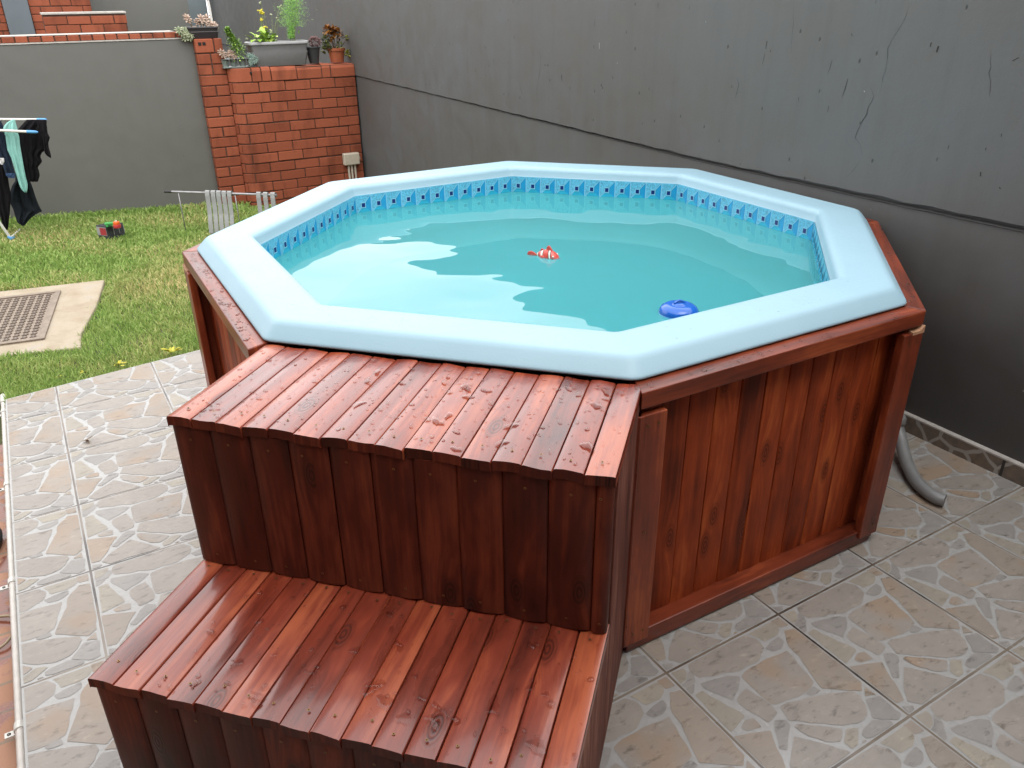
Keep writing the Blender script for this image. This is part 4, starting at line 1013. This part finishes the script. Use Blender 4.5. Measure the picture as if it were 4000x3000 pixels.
# tray of seedlings
TT = 7.53
a_, b_ = c2(468, 500, TT), c2(780, 605, TT)
tr = wall_thing('seedling_tray', 'cloudy clear plastic tray with moulded cells at the rounded end of the brick wall', 'tray', (a_[0]+b_[0])/2, TT+.02, ZT)
hx = (b_[0]-a_[0])/2; b = MB(); b.box(-hx*.97, hx*.97, -.05, .05, .001, .012); b.build('tray_base', M['tray'], tr, bevel=.003)
for i in range(4):
    b = MB(); b.lathe([(.024,.012),(.030,.055),(.0335,.072),(.036,.074),(.031,.070)], 16, c=(-hx*.75+i*hx*.5, 0, 0)); b.build('cell', M['tray'], tr, smooth=True, angle=40)
b = MB(); b.box(-hx, hx, -.052, .052, .071, .0735); b.build('tray_lip', M['tray'], tr, bevel=.001)
p = plant('sapling', 'small bright green bushy sapling rising from the seedling tray', *c2(625, 480, TT)[:2], ZT+.07)
o0 = np.array([*c2(625, 480, TT)[:2], ZT+.07]); b = MB(); s_ = MB()
spine = [c2(x, y, TT)-o0 for x, y in ((625,490),(610,430),(575,360),(545,300),(528,255))]; s_.tube(smooth_path([Vector(q) for q in spine], 4), [.004]*16+[.002], 6)
for q in smooth_path([Vector(q) for q in spine], 9):
    f = max(0, (q.z+.02)/.21); wd = .095*(1-min(1,f))**.75*(.75 if q.z < .02 else 1)+.014
    for k in range(18): d = Vector((random.gauss(0,1), random.gauss(0,1), random.gauss(.6,.6))).normalized(); leaf(b, q+d*wd*random.uniform(.2,.9), d, random.uniform(.018,.03), random.uniform(.013,.018))
b.build('foliage', M['l_green'], p); s_.build('stem', M['l_stem'], p, smooth=True)
p = plant('rosette_succulent', 'pale pink rosettes at the left end of the seedling tray', *c2(530, 480, TT)[:2], ZT+.075)
o0 = np.array([*c2(530, 480, TT)[:2], ZT+.075]); b = MB()
for (x, y) in ((475,455),(490,475),(535,470),(565,462),(580,485)): rosette(b, c2(x, y, TT-.02)-o0, .038, 8, 0, (random.gauss(0,.3), -.9, .6))
b.build('leaves', M['l_pink'], p, smooth=True)
p = plant('hanging_succulent', 'blue green succulent hanging over the right end of the seedling tray', *c2(735, 500, TT)[:2], ZT+.06)
o0 = np.array([*c2(735, 500, TT)[:2], ZT+.06]); b = MB()
for k in range(14): rosette(b, c2(735+random.gauss(0,22), 515+random.gauss(0,20), TT-.05)-o0, .024, 7, 0, (0,-1,.4))
b.build('leaves', M['l_blue'], p, smooth=True)
# big grey trough
a_, b_ = c2(700, 360, 7.52), c2(1220, 360, 7.52)
bt = trough('planter_trough', 'large grey plastic trough planter with a pale chipped rim on the brick wall', a_[0], b_[0], 7.475, 7.655, ZT, .198, M['grey_pl'], M['grey_pl_rim'], (.84), .024)
ZS = ZT+.178
p = plant('lettuce', 'lime green leafy lettuce in the left half of the grey trough', *c2(830, 370, 7.56)[:2], ZS)
o0 = np.array([*c2(830, 370, 7.56)[:2], ZS]); b = MB()
for k in range(70):
    x, y = random.uniform(735, 935), random.uniform(270, 375)
    if y < 300 and not 800 < x < 885: continue
    P = c2(x, y, 7.55+random.uniform(-.06,.05))-o0; leaf(b, P, (random.gauss(0,.7), random.gauss(-.3,.6), random.uniform(-.1,.9)), random.uniform(.04,.065), random.uniform(.036,.055), curl=.35)
b.build('leaves', M['l_lime'], p, smooth=True)
def stems_plant(name, label, base_px, tops, mat_head, head, t=7.58):
    B0 = c2(*base_px, t); p = plant(name, label, B0[0], B0[1], ZS); o0 = np.array([B0[0], B0[1], ZS]); s_ = MB()
    for (x, y) in tops:
        h_ = MB(); P = Vector(c2(x, y, t+random.uniform(-.02,.02))-o0); m_ = P*.5+Vector((random.gauss(0,.008), 0, .01)); s_.tube(smooth_path([Vector((P.x*.3, 0, -.01)), m_, P], 4), .0016, 5)
        for k in range(head): h_.blob(P+Vector((random.gauss(0,.008), random.gauss(0,.008), random.gauss(0,.008))), (.009), .009, .007, 6, 4)
        h_.build('flower_head', mat_head, p, smooth=True)
        for k in range(5): f = random.uniform(.3,.9); q = P*f; d = Vector((random.gauss(0,1), random.gauss(0,1), .6)).normalized(); s_.tube([q, q+d*.028], .0011, 4)
    s_.build('stems', M['l_stem'], p)
stems_plant('yellow_flower', 'tall thin stems with small yellow flower heads above the lettuce', (825, 370), [(825,100),(822,172),(838,118),(815,105),(850,235)], M['l_yellow'], 8)
stems_plant('seed_stalk', 'wispy seed stalks with tiny white flowers between lettuce and dill', (920, 370), [(910,125),(985,50),(955,160),(1000,120),(815,25),(905,270),(690,330)], M['l_pale'], 3)
B0 = c2(1090, 360, 7.57); p = plant('dill', 'feathery bright green dill in the right half of the grey trough', B0[0], B0[1], ZS); o0 = np.array([B0[0], B0[1], ZS]); b = MB(); s_ = MB()
for k in range(7):
    tx, ty = random.uniform(1030,1150), random.uniform(-40,120); P = Vector(c2(tx, ty, 7.57+random.uniform(-.03,.03))-o0); path = smooth_path([Vector((P.x*.15, 0, -.01)), P*.55+Vector((0,0,.01)), P], 5); s_.tube(path, .0018, 5)
for k in range(4600):
    v = random.uniform(-40, 330); cx_ = 1082+.03*(180-v); hw_ = 118*math.sin(PI*min(1, max(.05, (v+70)/400)))**.8 if v < 230 else 26
    x = cx_+random.gauss(0, .48)*hw_; P = Vector(c2(x, v, 7.57+random.gauss(0,.030))-o0); d = Vector((random.gauss(0,1), random.gauss(0,1), random.gauss(.7,.8))).normalized(); e = P+d*random.uniform(.012,.028); sd_ = d.orthogonal().normalized()*.0013
    b.add([P-sd_, P+sd_, e], [(0,1,2)])
for (x, y) in ((1058,300),(1098,330),(1145,290),(1075,345)): leaf(b, Vector(c2(x, y, 7.55)-o0), (0,-.3,1), .03, .016)
b.build('fronds', M['l_dill'], p); s_.build('stems', M['l_stem'], p)
# dark pot
a_ = c2(1280, 560, 7.56); pot('flower_pot', 'small dark grey tapered pot between the grey trough and the terracotta pot', a_[0], 7.56, ZT, .041, .070, .142, M['dark_pot'], .012)
p = plant('purple_succulent', 'round purple brown succulent in the dark grey pot', a_[0], 7.56, ZT+.13); b = MB(); s_ = MB()
P0_ = c2(1282, 360, 7.56)-np.array([a_[0], 7.56, ZT+.13]); s_.tube([(0,0,-.02),(0,0,P0_[2])], .005, 6)
for k in range(120): d = Vector((random.gauss(0,1), random.gauss(0,1), random.gauss(.3,.9))).normalized(); fat_leaf(b, Vector(P0_)+Vector((d.x*.036, d.y*.030, d.z*.026)), d, .026, .012)
b.build('leaves', M['l_purple'], p, smooth=True); s_.build('stem', M['l_brown'], p)
# terracotta
a_ = c2(1478, 550, 7.58); pot('terracotta_pot', 'orange terracotta pot at the right end of the brick wall', a_[0], 7.58, ZT, .060, .082, .122, M['terracotta'], .024)
p = plant('jade_plant', 'branching succulent with orange and olive leaves in the terracotta pot', a_[0], 7.58, ZT+.107); o0 = np.array([a_[0], 7.58, ZT+.107]); b = MB(); s_ = MB(); b2 = MB(); b3 = MB()
for (x, y, wd, kind, n_) in ((1390,260,.034,0,34),(1440,270,.040,0,48),(1480,285,.034,0,34),(1420,310,.034,0,26),(1500,325,.026,0,14),(1375,340,.026,1,20),(1380,390,.026,1,20),(1400,420,.022,1,14),(1360,430,.018,1,8),(1570,330,.020,2,16),(1562,465,.022,2,16),(1500,400,.03,1,12)):
    P = Vector(c2(x, y, 7.57+random.uniform(-.03,.02))-o0); s_.tube(smooth_path([Vector((P.x*.15, 0, -.02)), Vector((P.x*.6, P.y*.5, P.z*.45+.01)), P], 4), .004, 6)
    for k in range(n_*2): d = Vector((random.gauss(0,1), random.gauss(0,1), random.gauss(.4,.8))).normalized(); leaf((b, b2, b3)[kind], P+d*wd*random.uniform(.3,1), d, .026, .021, curl=.1)
b.build('orange_leaves', M['l_orange'], p); b2.build('olive_leaves', M['l_olive'], p); b3.build('yellow_rosettes', leafm('yellow_rosette', (.30,.32,.05), (.55,.50,.12)), p); s_.build('stems', M['l_brown'], p, smooth=True)
# white pipe up the wall end behind the pots
a_ = st(on_t(822, 60, 8.6)); pv = wall_thing('downpipe', 'thin white pipe rising behind the pillar trough', 'pipe', a_[0], 8.6, .0)
b = MB(); b.tube([(.008,0,.2),(.004,0,1.50),(0,0,1.56),(-.012,0,1.62),(-.012,0,2.0)], .011, 10); b.build('pipe', M['white'], pv, smooth=True, angle=50)
b = MB(); b.tube([(-.006,0,1.575),(-.010,0,1.612)], .016, 10); b.build('coupling', M['white'], pv, smooth=True, angle=50)

# ------------------------------------------------------------------ clothes rack and laundry on the left
CX = lambda x, y: (x/2.765, 400+y/2.765)
RTT = 6.95
fo = on_z(*CX(110,1470), -.02)
rk = thing('clothes_rack', 'white tube clothes airer with light blue end caps at the left edge', 'clothes airer', (fo[0], fo[1], -.02), GR)
F0 = st(fo)
def rl(x, y, t): q = st(on_t(*CX(x, y), t)); return Vector((q[0]-F0[0], q[1]-F0[1], q[2]+.02))
for (xa, ya, xb, yb, xc, t) in ((-900,178,505,187,395,7.06),(-900,262,410,322,285,6.85)):
    A, B, C_ = rl(xa,ya,t), rl(xb,yb,t), rl(xc, ya+(yb-ya)*(xc-xa)/(xb-xa), t)
    b = MB(); b.tube([A, C_], .0095, 10); b.build('rail', M['white'], rk, smooth=True, angle=50)
    b = MB(); b.tube([C_, C_+(B-C_)*.8, B], [.0115,.011,.006], 10); b.build('end_cap', M['lightblue'], rk, smooth=True, angle=50)
b = MB(); b.tube([rl(-420,700,6.95), rl(110,1462,6.95)], .0095, 10); b.build('leg', M['white'], rk, smooth=True, angle=50)
b = MB(); b.tube([rl(115,1462,6.95), rl(225,1368,7.3)], .009, 10); b.build('leg', M['white'], rk, smooth=True, angle=50)
b = MB(); b.tube([rl(88,1452,6.95), rl(115,1470,6.94), rl(150,1465,6.97)], .013, 8); b.build('foot_joint', M['lightblue'], rk, smooth=True, angle=50)
def garment(name, label, mat, rows, t, cat='garment', amp=.014, nf=3.2, thick=.008, extra=None):
    """rows: (y, x_left, x_right) in the photo's crop; hung on the upright plane t with folds"""
    rows = sorted(rows); ys = np.linspace(rows[0][0], rows[-1][0], 46); xl = np.interp(ys, [r_[0] for r_ in rows], [r_[1] for r_ in rows]); xr = np.interp(ys, [r_[0] for r_ in rows], [r_[2] for r_ in rows])
    top = st(on_t(*CX((rows[0][1]+rows[0][2])/2, rows[0][0]), t)); o = wall_thing(name, label, cat, top[0], t, top[2])
    N_ = 22; b = MB(); ph = random.uniform(0, 6)
    fr, bk = [], []
    for j, y in enumerate(ys):
        for i in range(N_+1):
            f = i/N_; q = st(on_t(*CX(xl[j]+(xr[j]-xl[j])*f, y), t)); k = min(1, j/8)
            d_ = amp*k*(math.sin(2*PI*nf*f+ph+.8*math.sin(j*.11))+.5*math.sin(2*PI*nf*2.3*f+ph*2+j*.09))+random.gauss(0,.0007)
            e = math.sin(PI*f)**.5; fr.append((q[0]-top[0], -thick*e+d_*e, q[2]-top[2])); bk.append((q[0]-top[0], thick*e+d_*e, q[2]-top[2]))
    n_ = N_+1; m_ = len(ys)
    b.add(fr+bk, [(j*n_+i, j*n_+i+1, (j+1)*n_+i+1, (j+1)*n_+i) for j in range(m_-1) for i in range(N_)]+[(m_*n_+j*n_+i+1, m_*n_+j*n_+i, m_*n_+(j+1)*n_+i, m_*n_+(j+1)*n_+i+1) for j in range(m_-1) for i in range(N_)]+
          [(i, m_*n_+i, m_*n_+i+1, i+1) for i in range(N_)]+[((m_-1)*n_+i+1, m_*n_+(m_-1)*n_+i+1, m_*n_+(m_-1)*n_+i, (m_-1)*n_+i) for i in range(N_)])
    ob = b.build('cloth', mat, o, smooth=True); return o
garment('black_shirt', 'black shirt draped over the right end of the airer', M['c_black'], [(185,290,500),(215,262,505),(250,230,500),(300,186,490),(340,192,520),(380,205,536),(450,215,520),(500,225,515),(540,232,455),(580,240,435),(640,250,456),(700,262,408),(745,270,422),(790,280,430),(855,300,410)], 6.94, 'shirt')
garment('black_sleeve', 'black sleeve hanging beyond the right end of the airer', M['c_black'], [(190,395,490),(230,400,503),(330,440,515),(380,455,540),(440,470,522),(500,480,530),(540,478,543),(575,505,551),(598,540,552)], 6.86, 'shirt', .008, 1.5)
garment('mint_leggings', 'mint green leggings folded over the airer', M['c_mint'], [(183,140,158),(210,85,168),(245,50,178),(282,30,188),(320,45,190),(370,58,208),(450,70,215),(520,80,225),(540,92,228),(600,120,240),(700,152,258),(800,180,276),(880,205,298),(930,225,300),(972,262,290)], 6.90, 'leggings', .008, 1.6)
garment('navy_jeans', 'navy jeans with a blue cuff at the left edge of the airer', M['c_jeans'], [(196,-120,8),(240,-110,30),(290,-100,44),(400,-70,75),(500,-50,100),(600,-5,120),(700,35,145),(770,58,165)], 6.91, 'jeans', .01, 2)
garment('denim_cuff', 'blue turned denim cuff at the bottom of the navy jeans', M['c_cuff'], [(765,60,166),(790,66,166),(815,92,158)], 6.895, 'jeans cuff', .004, 1.2)
garment('charcoal_trousers', 'charcoal trousers hanging low behind the mint leggings', M['c_charcoal'], [(560,150,262),(700,165,280),(850,165,325),(900,130,345),(1000,100,378),(1100,115,415),(1150,140,440),(1176,150,455),(1200,155,400),(1262,175,320),(1300,185,290),(1330,240,262)], 7.10, 'trousers', .016, 2.4)
garment('black_trousers', 'long black trousers at the left edge, almost touching the grass', M['c_black'], [(560,-160,40),(700,-150,70),(900,-120,100),(1000,-90,120),(1120,-60,112),(1200,-10,105),(1300,20,95),(1375,45,85)], 7.0, 'trousers', .012, 2.4)
tg = garment('white_label', 'small white cloth patch on the black trousers', M['c_tag'], [(602,-20,44),(640,-10,48),(672,10,30)], 6.77, 'cloth', .003, 1)

# ------------------------------------------------------------------ box with toys on the lawn
BX = lambda x, y: (300+x/8.508, 780+y/8.508)
zb_ = -.035
A, Bq, C_ = on_z(*BX(700,1165), zb_), on_z(*BX(1045,1215), zb_), on_z(*BX(1600,1080), zb_)
A, Bq, C_ = [v[:2] for v in (A, Bq, C_)]
bxo = thing('battery_box', 'small dark grey box with a red label lying on the lawn', 'box', (*Bq, zb_))
# front face A-B, right face B-C
a2 = Vector((*(A-Bq), 0)); c2_ = Vector((*(C_-Bq), 0)); hgt = .075
b = MB(); D_ = a2+c2_
b.add([(0,0,-.03), tuple(c2_)[:2]+(-.03,), tuple(D_)[:2]+(-.03,), tuple(a2)[:2]+(-.03,), (0,0,hgt), tuple(c2_)[:2]+(hgt,), tuple(D_)[:2]+(hgt,), tuple(a2)[:2]+(hgt,)], [(3,2,1,0),(4,5,6,7),(0,1,5,4),(1,2,6,5),(2,3,7,6),(3,0,4,7)])
b.build('carton', M['box'], bxo, bevel=.004)
nn = Vector((0,0,1)).cross(a2).normalized()
if nn.dot(Vector((CAM[0]-Bq[0], CAM[1]-Bq[1], 0))) < 0: nn = -nn
def fp_(f, z, off): q = a2*f+nn*off; return (q.x, q.y, z)
b = MB(); b.add([fp_(.04,.0,.002), fp_(.97,.0,.002), fp_(.97,.066,.002), fp_(.04,.066,.002)], [(0,1,2,3)]); b.build('label_edge', M['box_grey'], bxo)
b = MB(); b.add([fp_(.07,.005,.0035), fp_(.66,.005,.0035), fp_(.66,.060,.0035), fp_(.07,.060,.0035)], [(0,1,2,3)]); b.build('red_label', M['box_red'], bxo)
nr = Vector((0,0,1)).cross(c2_).normalized()
if nr.dot(Vector((CAM[0]-Bq[0], CAM[1]-Bq[1], 0))) < 0: nr = -nr
b = MB()
for f in (.36, .68, .97): q0_, q1_ = c2_*f+nr*.002, c2_*(f+.03)+nr*.002; b.add([(q0_.x,q0_.y,0),(q1_.x,q1_.y,0),(q1_.x,q1_.y,.06),(q0_.x,q0_.y,.06)], [(0,1,2,3)])
b.build('side_ribs', M['box_grey'], bxo)
tz = zb_+hgt
P = on_z(*BX(1080, 760), tz+.03); ty = thing('toy_car', 'green plastic toy block on the dark box', 'toy', (P[0], P[1], tz), .35); ty.scale = (.55,.55,.55)
b = MB(); b.box(-.062,.062,-.03,.03,.028,.058); b.build('body', M['toy_green'], ty, bevel=.008)
b = MB(); b.box(-.05,.055,-.024,.024,.004,.026); b.build('base', plain('dark_green_toy', (.03,.16,.05), .4), ty, bevel=.005)
for x in (-.035, .04):
    b = MB(); b.tube([(x,-.033,.016),(x,.033,.016)], .0155, 12); b.build('wheel', M['toy_green'], ty, smooth=True, angle=50)
P = on_z(*BX(1320, 800), tz+.03); ty = thing('toy_bucket', 'orange and red plastic toy on the right of the dark box', 'toy', (P[0], P[1], tz), .2); ty.scale = (.55,.55,.55)
b = MB(); b.lathe([(0,.001),(.046,.001),(.054,.03),(.050,.044),(.046,.046)], 16); b.build('base', M['toy_red'], ty, smooth=True, angle=40)
b = MB(); b.lathe([(.040,.046),(.044,.062),(.040,.082),(.02,.090),(0,.090)], 16); b.build('top', M['toy_orange'], ty, smooth=True, angle=40)
b = MB(); b.lathe([(.016,.0895),(.016,.097),(0,.098)], 12); b.build('knob', M['white'], ty, smooth=True, angle=40)

# ------------------------------------------------------------------ low rail with hooked grey slats behind the pool
RL = lambda x, y: (630+x/4.706, 700+y/4.706)
za = .225
L0, L1 = Vector(on_z(*RL(105,225), za)), Vector(on_z(*RL(2120,292), za))
sr = thing('low_rail', 'low thin metal rail on wire legs in the lawn beside the brick wall', 'rail', (L0.x, L0.y, -.09))
b = MB(); b.tube([L0-L0+Vector((0,0,za+.09)), L1-L0+Vector((0,0,za+.09))], .0085, 10); b.build('rail', M['rail'], sr, smooth=True, angle=50)
dL = (L1-L0).normalized()
b = MB(); b.tube([Vector((0,0,za+.09))-dL*.02, Vector((0,0,za+.09))+dL*.04], .0115, 10); b.build('end_cap', M['black_pl'], sr, smooth=True, angle=50)
def along(px):     # point of the rail seen above photo column px
    lo, hi = 0., 1.
    for k in range(40):
        m_ = (lo+hi)/2; P = np.array(L0+(L1-L0)*m_); d_ = (P-CAM)@FW; u = 2000+F_PX*((P-CAM)@RT)/d_
        if u < px: lo = m_
        else: hi = m_
    return L0+(L1-L0)*lo
for px in (310, 1352):
    q = along(630+px/4.706)-L0; b = MB(); b.tube([Vector((q.x,q.y,za+.09)), Vector((q.x,q.y,.0))], .0042, 6); b.build('leg', M['rail'], sr, smooth=True)
side_ = Vector((-dL.y, dL.x, 0)).normalized()
if side_.dot(Vector(CAM)-L0) < 0: side_ = -side_
for gi, (name, xs_, lab) in enumerate((('slatted_mat', [(820,902),(925,1005),(1025,1105),(1125,1205),(1225,1300)], 'grey slatted mat hooked over the low rail, the left one with five slats'), ('slatted_mat', [(1760,1840),(1885,1965),(2018,2100)], 'grey slatted mat hooked over the low rail, partly behind the pool rim'))):
    ref = along(630+xs_[0][0]/4.706); o = thing(name, lab, 'slatted mat', tuple(ref), 0, 'grey slatted mats on the low rail')
    for (xa, xb) in xs_:
        p0, p1 = along(630+xa/4.706)-ref, along(630+xb/4.706)-ref; b = MB(); vs = []
        path = [(-.016,-.02),(-.014,.010),(-.006,.020),(.006,.022),(.014,.014),(.020,-.02),(.022,-.08),(.030,-.16),(.044,-.22),(.052,-.27),(.056,-.31)]
        for thick_ in (0, .006):
            for (out_, dz) in path:
                for e in (p0, p1): q = e+side_*(out_-thick_)+Vector((0,0,dz-thick_*.5)); vs.append(tuple(q))
        n_ = len(path)
        fs = [(2*i, 2*i+1, 2*i+3, 2*i+2) for i in range(n_-1)]+[(2*n_+2*i+1, 2*n_+2*i, 2*n_+2*i+2, 2*n_+2*i+3) for i in range(n_-1)]
        for i in range(n_-1): fs += [(2*i, 2*i+2, 2*n_+2*i+2, 2*n_+2*i), (2*i+3, 2*i+1, 2*n_+2*i+1, 2*n_+2*i+3)]
        fs += [(1,0,2*n_,2*n_+1), (2*n_-2,2*n_-1,4*n_-1,4*n_-2)]
        b.add(vs, fs); b.build('slat', M['slat'], o, bevel=.0015)

# ------------------------------------------------------------------ weeds on the patio edge, leaf litter
WD = lambda x, y: (x/1.843, 700+y/1.843)
for (x, y, n_, sz, lab) in ((1232,1225,13,.045,'largest yellow weed at the patio edge near the pool'),(852,1318,10,.032,'yellow weed at the patio edge between the largest and the smallest'),(612,1372,6,.020,'small yellow weed on the patio edge left of the middle weed'),(430,1405,6,.018,'tiny yellow weed at the patio edge furthest from the pool')):
    P = on_z(*WD(x, y+22), -.02); o = thing('weed', lab, 'weed', (P[0], P[1], -.03), 0, 'yellow weeds along the patio edge'); b = MB()
    for k in range(n_): a = random.uniform(0, 2*PI); leaf(b, (random.gauss(0,.008), random.gauss(0,.008), .012), (math.cos(a), math.sin(a)*.7, random.uniform(.2,1.1)), random.uniform(.6,1.1)*sz, sz*.34, curl=.2)
    b.build('leaves', M['l_weed'], o)
    b = MB(); b.tube([(0,0,-.02),(0,0,.02)], .002, 5); b.build('stem', M['l_stem'], o)
P = on_z(355/1.037, 1400+340/1.037, .001); o = thing('dry_leaf', 'curled dry brown leaf on the patio tiles left of the steps', 'leaf', (P[0], P[1], .002)); b = MB()
leaf(b, (-.02,0,.004), (1,.2,.1), .045, .016, curl=-.3); leaf(b, (-.01,.008,.004), (.6,-.5,.2), .03, .012, curl=.3); b.build('blade', M['l_brown'], o)
